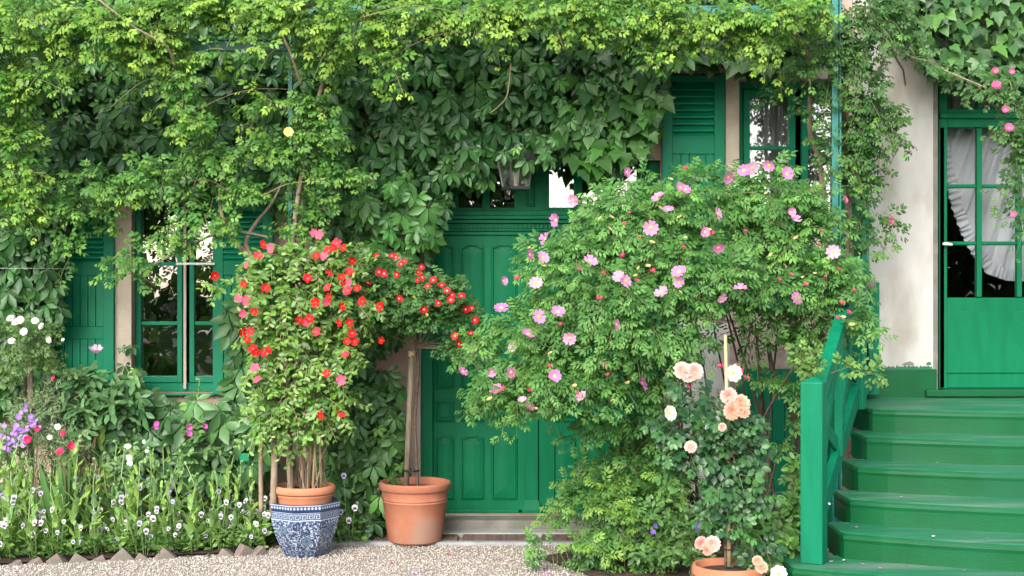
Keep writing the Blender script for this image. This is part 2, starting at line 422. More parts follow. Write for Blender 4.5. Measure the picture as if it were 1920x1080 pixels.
# --- windows
def window(x0, x1, z0, z1, y, cols, bars, glass, fr=0.055, sash=0.045, label=None):
    """cols: list of (x0,x1) glass openings; bars: heights of glazing bars"""
    m = MB()
    m.box(x0, cols[0][0] - sash, y - 0.02, y + 0.06, z0, z1)
    m.box(cols[-1][1] + sash, x1, y - 0.02, y + 0.06, z0, z1)
    m.box(cols[0][0] - sash + 0.0005, cols[-1][1] + sash - 0.0005, y - 0.018, y + 0.06, z1 - fr, z1)
    m.box(cols[0][0] - sash + 0.0005, cols[-1][1] + sash - 0.0005, y - 0.018, y + 0.06, z0, z0 + fr)
    w = m.build('window', M_green, house, bevel=0.003)
    if label: w['label'] = label
    for k, (a, b) in enumerate(cols):
        s = MB()
        s.box(a - sash + 0.003, a, y - 0.03, y + 0.03, z0 + fr + 0.004, z1 - fr - 0.004).box(b, b + sash - 0.003, y - 0.03, y + 0.03, z0 + fr + 0.004, z1 - fr - 0.004)
        s.box(a, b, y - 0.028, y + 0.03, z0 + fr + 0.004, z0 + fr + 0.05).box(a, b, y - 0.028, y + 0.03, z1 - fr - 0.06, z1 - fr - 0.004)
        s.build('sash', M_green, w, bevel=0.004)
        for zb in bars: MB().box(a + .0005, b - .0005, y - 0.022, y + 0.02, zb - 0.013, zb + 0.013).build('glazing_bar', M_green, w, bevel=0.003)
        zz = [z0 + fr + 0.05] + list(bars) + [z1 - fr - 0.06]
        for p, q in zip(zz[:-1], zz[1:]):
            MB().box(a, b, y + 0.002, y + 0.006, p, q).build('pane', glass, w)
    return w
wy = 0.11
wL = window(HL[0] + .002, HL[1] - .002, HL[2] + .002, HL[3] - .002, wy, [(FX(266, wy), FX(334, wy)), (FX(366, wy), FX(434, wy))], [FZ(606, wy), FZ(495, wy)], M_glass, fr=0.06, sash=0.04, label='casement window with dark panes over the flower bed')
MB().box(FX(347, wy), FX(352, wy), wy - 0.05, wy - 0.031, FZ(728, wy), FZ(370, wy)).build('centre_bead', M_cream, wL)
MB().box(FX(240), FX(460), -0.05, 0.10, FZ(741), FZ(737)).build('sill', M_green, wL, bevel=0.004)
MB().box(FX(336), FX(408), -0.10, -0.092, FZ(497), FZ(493)).build('stay_bar', M_silver, wL, bevel=0.002)
window(HU[0] + .002, HU[1] - .002, HU[2] + .002, HU[3] - .002, wy, [(FX(1405, wy), FX(1478, wy)), (FX(1514, wy), FX(1572, wy))], [FZ(278, wy), FZ(430, wy)], M_glass, fr=0.05, sash=0.05, label='tall window reflecting white sky behind the rose stem')

# --- curtains
def sheet_curtain(x0, x1, z0, z1, y, folds, amp, label, m=M_curtain):
    n = folds * 8; V = []; 
    for j in range(9):
        t = j / 8
        for i in range(n + 1):
            s = i / n
            ph = s * folds * 2 * math.pi + 0.6 * math.sin(5 * s + 1.3 * t)
            V.append((x0 + (x1 - x0) * s + 0.006 * math.sin(ph + 1), y + amp * (0.6 + 0.4 * t) * math.sin(ph) + 0.3 * amp * math.sin(2.3 * ph), z1 + (z0 - z1) * t))
    Fc = [(j * (n + 1) + i, j * (n + 1) + i + 1, (j + 1) * (n + 1) + i + 1, (j + 1) * (n + 1) + i) for j in range(8) for i in range(n)]
    o = MB().add(V, Fc).build('curtain', m, loc=((x0 + x1) / 2, y, z0), smooth=True)
    tag(o, label, 'curtain')
    return o
sheet_curtain(FX(1396, .25), FX(1486, .25), FZ(600, .25), FZ(155, .25), 0.26, 6, 0.02, 'sheer grey curtain behind the left pane of the upper window')
sheet_curtain(FX(1505, .25), FX(1590, .25), FZ(600, .25), FZ(155, .25), 0.26, 6, 0.02, 'sheer grey curtain beside the green post in the upper window')
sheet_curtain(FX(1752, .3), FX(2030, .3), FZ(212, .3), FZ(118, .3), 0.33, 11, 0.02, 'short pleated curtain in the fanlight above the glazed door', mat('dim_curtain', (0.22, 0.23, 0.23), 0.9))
def swag():
    yb = 0.32; e = lambda q: np.array([FX(q[0], yb), 0, FZ(q[1], yb)])
    B = [e(q) for q in [(1776, 236), (1783, 290), (1793, 340), (1806, 390), (1822, 432), (1840, 468), (1862, 495), (1890, 505), (1920, 506), (1950, 500), (1990, 480)]]
    T = [e(q) for q in [(1784, 236), (1812, 236), (1838, 236), (1864, 236), (1890, 236), (1915, 236), (1940, 236), (1965, 236), (1985, 270), (1995, 340), (2000, 420)]]
    def dens(pts, n):
        t = np.linspace(0, len(pts) - 1, n); i = np.minimum(t.astype(int), len(pts) - 2); f = (t - i)[:, None]
        A = np.array(pts); return A[i] * (1 - f) + A[i + 1] * f
    n, m_ = 70, 24
    Bd, Td = dens(B, n), dens(T, n); V = []
    for j in range(m_):
        s = j / (m_ - 1)
        for i in range(n):
            p = Bd[i] * (1 - s) + Td[i] * s; fo = i / n * 2 * math.pi * 9
            V.append((p[0] + 0.01 * s * math.sin(fo * .5), yb + 0.034 * math.sin(fo + 2.2 * s) * (0.35 + 0.65 * s) + .008 * math.sin(2.7 * fo + 4 * s), p[2]))
    Fc = [(j * n + i, j * n + i + 1, (j + 1) * n + i + 1, (j + 1) * n + i) for j in range(m_ - 1) for i in range(n - 1)]
    root = thing('curtain', (FX(1890, yb), yb, FZ(506, yb)), 'swagged grey curtain with ruffled hem inside the glazed door', 'curtain')
    MB().add(V, Fc).build('drape', M_curtain, root, smooth=True)
    n2 = 420; Bq = dens(B, n2); V = []
    for j in range(4):
        s = j / 3
        for i in range(n2):
            t = Bq[min(i + 1, n2 - 1)] - Bq[max(i - 1, 0)]; t /= np.linalg.norm(t); nn = np.array([t[2], 0, -t[0]])
            nn = -nn if nn[2] > 0.0 and i > n2 * .5 else nn
            if nn[0] > 0 and i < n2 * .6: nn = -nn
            ph = i / n2 * 2 * math.pi * 46
            p = Bq[i] + nn * (0.085 * s) + t * 0.012 * s * math.sin(ph * .37)
            V.append((p[0], yb - 0.012 + 0.020 * s * math.sin(ph + .8 * math.sin(ph * .21)), p[2]))
    Fc = [(j * n2 + i, j * n2 + i + 1, (j + 1) * n2 + i + 1, (j + 1) * n2 + i) for j in range(3) for i in range(n2 - 1)]
    MB().add(V, Fc).build('ruffle', M_curtain, root, smooth=True)
swag()

# --- glazed door above the steps
yd = 0.13
def X(p): return FX(p, yd)
def Z(p): return FZ(p, yd)
m = MB()
m.box(X(1757), X(1772), yd - 0.05, yd + 0.06, 1.001, Z(118)).box(X(2030), X(2045), yd - 0.05, yd + 0.06, 1.001, Z(118))
m.box(X(1772.2), X(2030), yd - 0.048, yd + 0.06, Z(240), Z(206)).box(X(1772.2), X(2030), yd - 0.048, yd + 0.06, Z(126), Z(118))
gd = m.build('glazed_door', M_door, house, bevel=0.004)
MB().box(X(1757), X(2045), yd - 0.075, yd - 0.0505, Z(224), Z(214)).build('transom_moulding', M_door, gd, bevel=0.006)
cols = [(1767, 1829), (1839, 1904), (1914, 1978)]
rowsd = [(243, 346), (353, 453), (460, 558)]
lf = MB(); y0, y1 = yd - 0.02, yd + 0.025
lf.box(X(1758), X(1767), y0 - .03, y1, 1.003, Z(240)).box(X(1978), X(2026), y0, y1, 1.003, Z(240.3))
lf.box(X(1767.2), X(1978), y0, y1, 1.003, Z(558))
lf.build('door_leaf', M_door, gd, bevel=0.003)
for (a, b) in ((1829, 1839), (1904, 1914)): MB().box(X(a), X(b), y0 - 0.012, y1 - 0.005, Z(557.8), Z(240.5)).build('glazing_bar', M_door, gd, bevel=0.008)
for (a, b) in ((346, 353), (453, 460)):
    for c in cols: MB().box(X(c[0] + .1), X(c[1] - .1), y0 - 0.012, y1 - 0.006, Z(b), Z(a)).build('glazing_bar', M_door, gd, bevel=0.008)
for c in cols:
    for q in rowsd: MB().box(X(c[0]), X(c[1]), y0 + 0.02, y0 + 0.024, Z(q[1]), Z(q[0])).build('pane', M_glass_dull, gd)
for (a, b) in ((1772.5, 1830), (1838, 1906), (1914, 2029)): MB().box(X(a), X(b), yd, yd + 0.004, Z(205.6), Z(126.3)).build('pane', M_glass_dull, gd)
for a in (1830, 1906): MB().box(X(a + .1), X(a + 7.9), yd - 0.04, yd + 0.03, Z(205.7), Z(126.2)).build('glazing_bar', M_door, gd, bevel=0.004)
MB().box(X(1767), X(2018), y0 - 0.012, y0 - 0.0005, Z(699), Z(584)).build('door_panel', M_door, gd, bevel=0.004)
MB().tube([(X(1761), y0 - 0.06, Z(458)), (X(1770), y0 - 0.06, Z(458)), (X(1779), y0 - 0.06, Z(459.5))], [0.010, 0.013, 0.008], 8).build('handle', M_silver, gd)

# --- the big panelled entrance
ye = 0.14
def X(p): return FX(p, ye)
def Z(p): return FZ(p, ye)
m = MB()
m.box(X(788), X(812), ye - 0.06, ye + 0.08, 0.09, Z(300)).box(X(1214), X(1240), ye - 0.06, ye + 0.08, 0.09, Z(300))
m.box(X(812.2), X(1213.8), ye - 0.05, ye + 0.08, 0.091, Z(978))
ent = m.build('entrance_door', M_door, house, bevel=0.004)
def shouldered(x0, x1, z0, z1, sh):
    w = min(0.035, (x1 - x0) * .22); c = 0.016
    if sh: return [(x0, z0), (x1, z0), (x1, z1 - c - .006), (x1 - .010, z1 - c), (x1 - w, z1 - c), (x1 - w - .014, z1), (x0 + w + .014, z1), (x0 + w, z1 - c), (x0 + .010, z1 - c), (x0, z1 - c - .006)]
    return [(x0, z0), (x1, z0), (x1, z1), (x0, z1)]
def panel(x0, x1, z0, z1, y, sh=True, pyramid=True):
    cx, cz = (x0 + x1) / 2, (z0 + z1) / 2; hx, hz = (x1 - x0) / 2, (z1 - z0) / 2
    base = shouldered(x0, x1, z0, z1, sh)
    def ring(ins, yy): return [(cx + (q[0] - cx) * (hx - ins) / hx, yy, cz + (q[1] - cz) * (hz - ins) / hz) for q in base]
    rings = [ring(0, y), ring(0.004, y - 0.014), ring(0.012, y - 0.016), ring(0.019, y + 0.004), ring(0.024, y + 0.004), ring(0.030, y - 0.002), ring(min(hx, hz) * (0.86 if pyramid else 0.5), y - 0.008)]
    return MB().loft(rings)
def leaf(xa, xb, mirror):
    MB().box(xa, xb, ye, ye + 0.045, 0.105, Z(441)).build('door_leaf', M_door, ent)
leaf(X(812.5), X(1009), False); leaf(X(1010.2), X(1213.5), True)
cl = [(817, 852), (864, 908), (921, 970)]
cr = [(1036, 1079), (1096, 1143), (1155, 1200)]
for (a, b) in cl + cr:
    for (t0, t1, sh) in ((457, 728, True), (749, 791, False), (815, 936, True)):
        panel(X(a), X(b), Z(t1), Z(t0), ye - 0.0005, sh, t1 - t0 > 60).build('panel', M_door, ent)
# pilaster strip with flutes and base block over the meeting stiles
m = MB(); m.box(X(984), X(1009), ye - 0.02, ye - 0.0005, Z(938), Z(442)); m.build('pilaster', M_door, ent, bevel=0.004)
for k in range(3): MB().box(X(987.5 + 7 * k), X(991.5 + 7 * k), ye - 0.027, ye - 0.0205, Z(688), Z(459)).build('flute', M_door, ent, bevel=0.003)
m = MB(); m.loft([[(X(983 - d), yy, z) for d, z in ()] or [(X(980), y, z) for y, z in ()] or [(X(979), ye - .04, Z(975)), (X(1014), ye - .04, Z(975)), (X(1014), ye - .0005, Z(975)), (X(979), ye - .0005, Z(975))],
                  [(X(979), ye - .04, Z(955)), (X(1014), ye - .04, Z(955)), (X(1014), ye - .0005, Z(955)), (X(979), ye - .0005, Z(955))],
                  [(X(984), ye - .022, Z(937)), (X(1010), ye - .022, Z(937)), (X(1010), ye - .0005, Z(937)), (X(984), ye - .0005, Z(937))]], True, True)
m.build('plinth_block', M_door, ent)
for (a, b) in ((814, 975), (1018, 1208)):
    m = MB(); m.box(X(a), X(b), ye - 0.028, ye - 0.0005, Z(975), Z(966)).box(X(a), X(b - 2), ye - 0.018, ye - 0.0005, Z(965.7), Z(955)); m.build('base_moulding', M_door, ent, bevel=0.005)
# cornice with dentils
m = MB()
for (a, b, d) in ((441, 434, .02), (433.6, 429.5, .035), (419, 412, .05), (411.7, 405, .075), (404.7, 396, .06), (429.3, 419.3, .015)): m.box(X(800), X(1226), ye - d, ye + 0.03, Z(a), Z(b))
m.build('cornice', M_door, ent, bevel=0.004)
dm = MB().box(-0.0105, 0.0105, -0.014, 0.0, 0.0, Z(420) - Z(428.6)).mesh('dentil', M_door)
x = X(812)
while x < X(1220): inst('dentil', dm, ent, loc=(x, ye - 0.0155, Z(428.8))); x += 0.0305
# transom lights
m = MB(); tl = [(812, 842), (859, 904), (919, 964), (1030, 1076), (1092, 1136), (1150, 1194)]
xs = [800] + [q for a, b in tl for q in (a, b)] + [1226]
for k in range(0, len(xs), 2): m.box(X(xs[k] + .05), X(xs[k + 1] - .05), ye - 0.01, ye + 0.04, Z(395.7), Z(302))
for a, b in tl: m.box(X(a), X(b), ye - 0.009, ye + 0.039, Z(395.7), Z(389)); m.box(X(a), X(b), ye - 0.009, ye + 0.039, Z(312), Z(302))
m.build('transom_frame', M_door, ent, bevel=0.004)
for a, b in tl: MB().box(X(a), X(b), ye + 0.012, ye + 0.016, Z(389), Z(312)).build('pane', M_glass, ent)
panel(X(986), X(1003), Z(388), Z(312), ye - 0.0105, False).build('panel', M_door, ent)

# --- threshold, paving strip and grates in front of the entrance
o = MB().box(FX(780), FX(1250), -0.20, 0.10, -0.02, 0.088).build('threshold', M_stone, bevel=0.012); tag(o, 'worn grey stone doorstep under the entrance door', 'doorstep')
o = MB().box(FX(775), FX(1240), -0.36, -0.202, -0.02, 0.028).build('paving_strip', mat('concrete', (0.30, 0.30, 0.28), 0.85, (0.24, 0.24, 0.22), 12, .4, 120), bevel=0.006); tag(o, 'grey concrete strip in front of the doorstep', 'paving')
for k, (a, b, lb) in enumerate(((700, 858, 'brown foot grate under the terracotta pot by the door'), (866, 1008, 'brown foot grate in front of the entrance doorstep'), (1016, 1150, 'brown foot grate partly under the pale green shrub'))):
    g = thing('foot_grate', (FX(a), -0.6, 0.0), lb, 'grate', 'foot grates before the entrance')
    z = 9.45; xa, xb = (a - 960) / F * z, (b - 960) / F * z
    MB().box(xa, xb, -0.60, -0.365, -0.02, 0.010).build('tray', M_mat, g)
    gb = MB().box(0, xb - xa - .01, -0.004, 0.004, 0, 0.010).mesh('bar', M_mat)
    for i in range(11): inst('bar', gb, g, loc=(xa + .005, -0.588 + i * 0.0212, 0.0105))
o = MB().box(FX(640) - .0, FX(1180), -0.67, -0.603, -0.02, 0.018).build('kerb', mat('blue_grey_kerb', (0.27, 0.28, 0.29), 0.8, (0.2, 0.21, 0.21), 10, .3, 120), bevel=0.006); tag(o, 'grey kerb edging the gravel before the grates', 'kerb')

# ------------------------------------------------------------------ staircase
stairs = thing('staircase', (3.6, -1.2, 0), 'broad green painted steps up to the glazed door', 'steps')
XC = 3.6
def stair_outline(xl, yl, bow, yback, rc):
    pts = []; n = 18
    for k in range(n + 1):
        s = -1 + 2 * k / n; x = XC + s * (XC - xl)
        pts.append((x, yl - bow * (1 - abs(s) ** 1.7)))
    pts[0] = (pts[0][0], pts[0][1] + rc); pts[-1] = (pts[-1][0], pts[-1][1] + rc)
    pts.insert(1, (xl + rc * .25, yl + rc * .22)); pts.insert(-1, (2 * XC - xl - rc * .25, yl + rc * .22))
    return pts + [(2 * XC - xl, yback), (xl, yback)]
levels = [(0.945, 9.0, 2.33, .28), (0.80, 8.68, 2.21, .33), (0.652, 8.36, 2.075, .38), (0.505, 8.04, 1.95, .44), (0.365, 7.72, 1.835, .52), (0.222, 7.47, 1.50, .6)]
hz = [l[0] for l in levels] + [0.0]
for k, (h, z, xl, bow) in enumerate(levels):
    lo = hz[k + 1] - 0.02 if k < 5 else -0.05
    yb = -0.021 if k == 0 else levels[k - 1][1] - 10 + 0.05
    ol = stair_outline(xl, z - 10, bow, max(yb, z - 10 + .35), .05)
    m = MB()
    def rg(ins, zz): return [(XC + (p[0] - XC) * (1 - ins / 1.5), p[1] + (ins if i < len(ol) - 2 else 0), zz) for i, p in enumerate(ol)]
    m.loft([rg(0.004, lo), rg(0.003, h - 0.05), rg(0.0, h - 0.032), rg(0.001, h - 0.016), rg(0.010, h - 0.005)], False, False)
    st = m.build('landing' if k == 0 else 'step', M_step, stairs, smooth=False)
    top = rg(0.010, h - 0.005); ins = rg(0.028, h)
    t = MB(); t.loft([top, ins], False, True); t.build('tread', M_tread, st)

# ------------------------------------------------------------------ railing
rail_t = thing('stair_railing', (1.95, -2.2, 0.2), 'green wooden stair railing with crossed braces and square newel post', 'railing')
p1 = P(1526, 1063, 7.62); p2 = P(1606, 720, 9.0); p3 = P(1634, 735, 9.86)
p1[2] = 0.222; p2[2] = 0.945; p3[2] = 0.97
def post(p, w, top, rot, cap=True):
    m = MB(); c, s_ = math.cos(rot), math.sin(rot)
    def sq(h, z): return [(p[0] + a * h * c - b * h * s_, p[1] + a * h * s_ + b * h * c, z) for a, b in ((-1, -1), (1, -1), (1, 1), (-1, 1))]
    m.loft([sq(w / 2, p[2]), sq(w / 2, top), sq(w * .06, top + (w * .22 if cap else 0.01))], True, True)
    return m.build('post', M_rail, rail_t, bevel=0.006)
rot = math.radians(-26)
post(p1, 0.122, P(0, 716, 7.62)[2], rot)
post(p2, 0.11, P(0, 490, 9.0)[2], rot)
post(p3, 0.10, P(0, 530, 9.86)[2], math.radians(-8))
MB().tube([P(1553, 943, 7.57) + np.array([-.0, -.015, 0]), P(1553, 943, 7.57) + np.array([0, -.03, 0])], 0.006, 8).build('screw_head', M_pw, rail_t)
def lerp(a, b, t): return np.array(a) * (1 - t) + np.array(b) * t
def at(p, h): return np.array([p[0], p[1], p[2] + h])
h1 = P(0, 730, 7.62)[2] - p1[2]; h2 = P(0, 500, 9.0)[2] - p2[2]; h3 = P(0, 540, 9.86)[2] - p3[2]
MB().beam(at(p1, h1 - .11), at(p2, h2 - .05), 0.07, 0.105).build('handrail', M_rail, rail_t, bevel=0.006)
MB().beam(at(p1, 0.16), at(p2, 0.12), 0.045, 0.13).build('bottom_rail', M_rail, rail_t, bevel=0.005)
pm = lerp(p1, p2, 0.5)
MB().beam(at(pm, 0.14), at(pm, (h1 + h2) / 2 - .05), 0.05, 0.085, up=(0, 1, 0)).build('upright', M_rail, rail_t, bevel=0.004)
for (a, b, ha, hb) in ((p1, pm, h1, (h1 + h2) / 2), (pm, p2, (h1 + h2) / 2, h2)):
    MB().beam(at(a, .22), at(b, hb - .12), 0.03, 0.085).build('brace', M_rail, rail_t, bevel=0.004)
    MB().beam(at(a, ha - .12), at(b, .2), 0.022, 0.085).build('brace', M_rail, rail_t, bevel=0.004)
MB().beam(at(p2, h2 - .04), at(p3, h3 - .02), 0.05, 0.08).build('handrail', M_rail, rail_t, bevel=0.005)
MB().beam(at(p2, .10), at(p3, .10), 0.05, 0.10).build('bottom_rail', M_rail, rail_t, bevel=0.005)
MB().beam(at(p2, .15), at(p3, h3 - .08), 0.026, 0.08).build('brace', M_rail, rail_t, bevel=0.004)
MB().beam(at(p2, h2 - .1), at(p3, .15), 0.034, 0.08).build('brace', M_rail, rail_t, bevel=0.004)

# ------------------------------------------------------------------ pergola
perg = thing('rose_pergola', (2.12, -0.95, 0), 'teal painted iron pergola frame carrying the climbing roses', 'pergola')
yp = -0.95
def pp(px): return (px - 960) / F * (10 + yp)
zb = FZ(86, yp)
MB().box(pp(1559), pp(1571), yp - .021, yp + .021, 0.02, 4.2).build('post', M_teal, perg, bevel=0.003)
MB().box(pp(1572), pp(1575), yp - .035, yp + .035, 0.02, 4.2).build('post_flange', M_teal, perg)
MB().box(pp(541), pp(549), yp - .02, yp + .02, 0.02, zb - .036).build('post', M_teal, perg, bevel=0.003)
MB().box(pp(-400), pp(541), yp - .022, yp + .022, zb - .035, zb + .03).build('beam', M_teal, perg, bevel=0.003)
MB().box(pp(-400), pp(541), yp - .05, yp + .05, zb + .0305, zb + .042).build('beam_flange', M_teal, perg)
MB().box(pp(541.5), pp(1559), yp - .018, yp + .018, zb + .20, zb + .26).build('beam', M_teal, perg, bevel=0.003)
for px in (-150, 545, 1050): MB().box(pp(px) - .018, pp(px) + .018, yp + .0225, -0.02, zb + .1, zb + .15).build('cross_beam', M_teal, perg, bevel=0.003)

# ------------------------------------------------------------------ lantern
zc = 9.42
lc = P(967, 300, zc); bc = P(967, 351, zc)
lan = thing('wall_lantern', tuple(bc), 'tapered black metal lantern with glass sides hanging above the entrance door', 'lantern')
th = math.radians(27)
def lring(c, h, dz=0.0): return [(c[0] + a * h * math.cos(th) - b * h * math.sin(th), c[1] + a * h * math.sin(th) + b * h * math.cos(th), c[2] + dz) for a, b in ((-1, -1), (1, -1), (1, 1), (-1, 1))]
ht, hb = 0.090, 0.064
T, B = lring(lc, ht), lring(bc, hb)
for k in range(4):
    a, b, c, d = [np.array(q) for q in (B[k], B[(k + 1) % 4], T[(k + 1) % 4], T[k])]
    MB().add([a, b, c, d], [(0, 1, 2, 3)]).build('glass_pane', M_lamp_glass, lan)
    MB().beam(a, d, 0.013, 0.013, (0, 1, 0.1)).build('corner_bar', M_black, lan)
MB().loft([lring(bc, hb + .008, -.016), lring(bc, hb + .008, .004)], True, True).build('base_plate', M_black, lan)
MB().loft([lring(lc, ht + .012, -.004), lring(lc, ht + .014, .008), lring(lc, ht * .45, .075), lring(lc, ht * .3, .11)], True, True).build('cap', M_black, lan)
MB().tube([lc + np.array([0, 0, .10]), lc + np.array([0, 0, .2]), lc + np.array([0, .25, .26]), lc + np.array([0, .56, .24])], 0.009, 6).build('bracket', M_black, lan)
MB().tube([bc + np.array([0, 0, .004]), bc + np.array([0, 0, .08])], 0.014, 8).build('candle_holder', M_silver, lan)
# ------------------------------------------------------------------ foliage tools
def leaflet(L=1.0, W=0.5, st=((.3, .9), (.7, .8)), fold=.18, curl=.18):
    """one leaf blade along +x, normal +z; a folded, curled strip of triangles"""
    V = [(0, 0, 0)]; T = []
    for t, w in st:
        z = -curl * L * t * t; h = W / 2 * w
        V += [(t * L, 0, z), (t * L, h, z + fold * h), (t * L, -h, z + fold * h)]
    V.append((L, 0, -curl * L)); e = len(V) - 1
    T += [(0, 3, 1), (0, 1, 2)]
    for k in range(len(st) - 1):
        m, l, r = 1 + 3 * k, 2 + 3 * k, 3 + 3 * k; n, l2, r2 = m + 3, l + 3, r + 3
        T += [(m, r, r2), (m, r2, n), (m, n, l2), (m, l2, l)]
    m, l, r = e - 3, e - 2, e - 1
    T += [(m, r, e), (m, e, l)]
    return np.array(V, float), np.array(T, int)
def place2(tp, x, y, ang, s=1.0, tilt=0.0, z=0.0):
    V, T = tp; c, n = math.cos(ang), math.sin(ang)
    q = V * s
    ct, stt = math.cos(tilt), math.sin(tilt)
    q = np.stack([q[:, 0] * ct + q[:, 2] * stt, q[:, 1], -q[:, 0] * stt + q[:, 2] * ct], 1)
    return np.stack([q[:, 0] * c - q[:, 1] * n + x, q[:, 0] * n + q[:, 1] * c + y, q[:, 2] + z], 1), T
def joinT(ps):
    V = []; T = []; b = 0
    for v, t in ps: V.append(v); T.append(t + b); b += len(v)
    return np.concatenate(V), np.concatenate(T)
def stalk(L, w=.012): return np.array([(0, w, 0), (0, -w, 0), (L, 0, 0)], float), np.array([(0, 1, 2)])
def pinnate(n=5, lw=.62, st=((.3, .85), (.68, .9)), ll=.42, curl=.15, fold=.2, ang=1.0):
    lf = leaflet(1, lw, st, fold, curl); ps = [stalk(.62)]
    ps.append(place2(lf, .58, 0, 0, ll * 1.05, .12))
    for k in range((n - 1) // 2):
        x = .56 - .26 * k
        for s in (1, -1): ps.append(place2(lf, x, .015 * s, s * ang, ll * (1 - .08 * k), .15))
    return joinT(ps)
def pinnate2(n, lw, st, ll, gap, ang):
    lf = leaflet(1, lw, st, .25, .2); ps = [stalk(.70)]
    ps.append(place2(lf, .68, 0, 0, ll * 1.05, .12))
    for k in range((n - 1) // 2):
        x = .66 - gap * k
        for s in (1, -1): ps.append(place2(lf, x + .02 * s, .02 * s, s * (ang + random.uniform(-.12, .12)), ll * (1 - .07 * k), .1 + random.uniform(0, .25)))
    return joinT(ps)
def palmate(n=5, lw=.46, st=((.3, .6), (.58, 1.0), (.82, .6)), curl=.25, fold=.3):
    lf = leaflet(1, lw, st, fold, curl); ps = [place2(stalk(.3), -.3, 0, 0)]
    A = {5: (0, .80, -.80, 1.65, -1.65), 3: (0, .95, -.95)}[n]; S = {5: (.8, .72, .72, .5, .5), 3: (.85, .7, .7)}[n]
    for a, s in zip(A, S): ps.append(place2(lf, .07 * math.cos(a), .07 * math.sin(a), a, s, .15 + random.uniform(-.15, .2)))
    return joinT(ps)
def lobed():
    o = [(-.02, 0), (-.08, .20), (-.02, .40), (.16, .42), (.36, .56), (.34, .34), (.55, .26), (.78, .12), (1.0, 0)]
    o = o + [(x, -y) for x, y in o[-2:0:-1]]
    V = [(.22, 0, .03)] + [(x, y, .10 * abs(y) - .16 * x * x) for x, y in o]; n = len(o)
    T = [(0, 1 + k, 1 + (k + 1) % n) for k in range(n)]
    return np.array(V, float), np.array(T, int)[:, ::-1]
T_ROSE, T_ROSE7 = pinnate2(5, .52, ((.3, .85), (.68, .95)), .33, .26, .95), pinnate2(7, .42, ((.3, .85), (.65, .95)), .32, .20, .85)
T_CREEP, T_CREEP3, T_IVY = palmate(5), palmate(3, .62), lobed()
T_OVAL = leaflet(1, .48, ((.25, .8), (.6, 1.0), (.85, .6)), .2, .25)
T_DARKROSE = pinnate2(5, .66, ((.3, .9), (.65, 1.0), (.88, .5)), .40, .32, .95)

def nrm(v): return v / np.maximum(np.linalg.norm(v, axis=-1, keepdims=True), 1e-9)
def rv(n): return nrm(rng.normal(size=(n, 3)))
class Leaves:
    def __init__(s): s.a = []
    def add(s, pos, ax, nr, size, col):
        if len(pos): s.a.append((np.asarray(pos), nrm(np.asarray(ax)), np.asarray(nr), np.asarray(size), np.asarray(col)))
    def get(s):
        p, a, n, z, c = [np.concatenate([q[i] for q in s.a]) for i in range(5)]
        sd = nrm(np.cross(n, a)); n = np.cross(a, sd)
        return p, a, sd, n, z, c
def leaf_mesh(name, tp, L, m, off, sel=None):
    p, a, sd, n, z, c = L
    if sel is not None: p, a, sd, n, z, c = [q[sel] for q in L]
    tv, tt = tp; z3 = z[:, None, None]
    V = p[:, None] + z3 * (tv[None, :, :1] * a[:, None] + tv[None, :, 1:2] * sd[:, None] + tv[None, :, 2:] * n[:, None])
    V = V.reshape(-1, 3) - np.array(off); k = len(tv)
    T = (tt[None] + (np.arange(len(p)) * k)[:, None, None]).reshape(-1, 3)
    return np_mesh(name, V, T, np.repeat(c, k, 0), [m])
def foliage(root, tp, leaves, m, n_single=300, cell=20, name='leaf', n_var=10):
    """the leaves that show largest become objects of their own, the rest one stuff part"""
    L = leaves.get(); p, a, sd, n, z, c = L
    off = np.array(wloc(root))
    dist = p[:, 1] + 10
    qx = (p[:, 0] / dist * F + 960); qy = (540 - (p[:, 2] - CH) / dist * F)
    tip = p + a * z[:, None]
    vis = (qx > 5) & (qx < 1915) & (qy > 5) & (qy < 1075)
    key = (np.floor(qx / cell).astype(int) * 1000 + np.floor(qy / cell).astype(int))
    order = np.argsort(dist); seen = set(); front = []
    for i in order:
        if vis[i] and key[i] not in seen: seen.add(key[i]); front.append(i)
    facing = np.abs(n[:, 1]) + .25
    front = np.array(front, int)
    front = front[np.argsort(-(z[front] / dist[front] * facing[front]))][:n_single]
    sel = np.zeros(len(p), bool); sel[front] = True
    if len(front):
        idx = np.linspace(0, len(front) - 1, min(n_var, len(front))).astype(int)
        srt = front[np.argsort(c[front].sum(1))]; pal = c[srt[idx]]
        mes = [np_mesh(name, tp[0], tp[1], np.repeat(q[None], len(tp[0]), 0), [m]) for q in pal]
        for i in front:
            v = int(np.argmin(((pal - c[i]) ** 2).sum(1))); s = z[i]
            M = Matrix(((a[i][0] * s, sd[i][0] * s, n[i][0] * s, p[i][0]), (a[i][1] * s, sd[i][1] * s, n[i][1] * s, p[i][1]), (a[i][2] * s, sd[i][2] * s, n[i][2] * s, p[i][2]), (0, 0, 0, 1)))
            inst(name, mes[v], root, M=M)
    o = bpy.data.objects.new('foliage', leaf_mesh('foliage', tp, L, m, off, ~sel))
    C.objects.link(o); o.parent = root; o['kind'] = 'stuff'
    return o

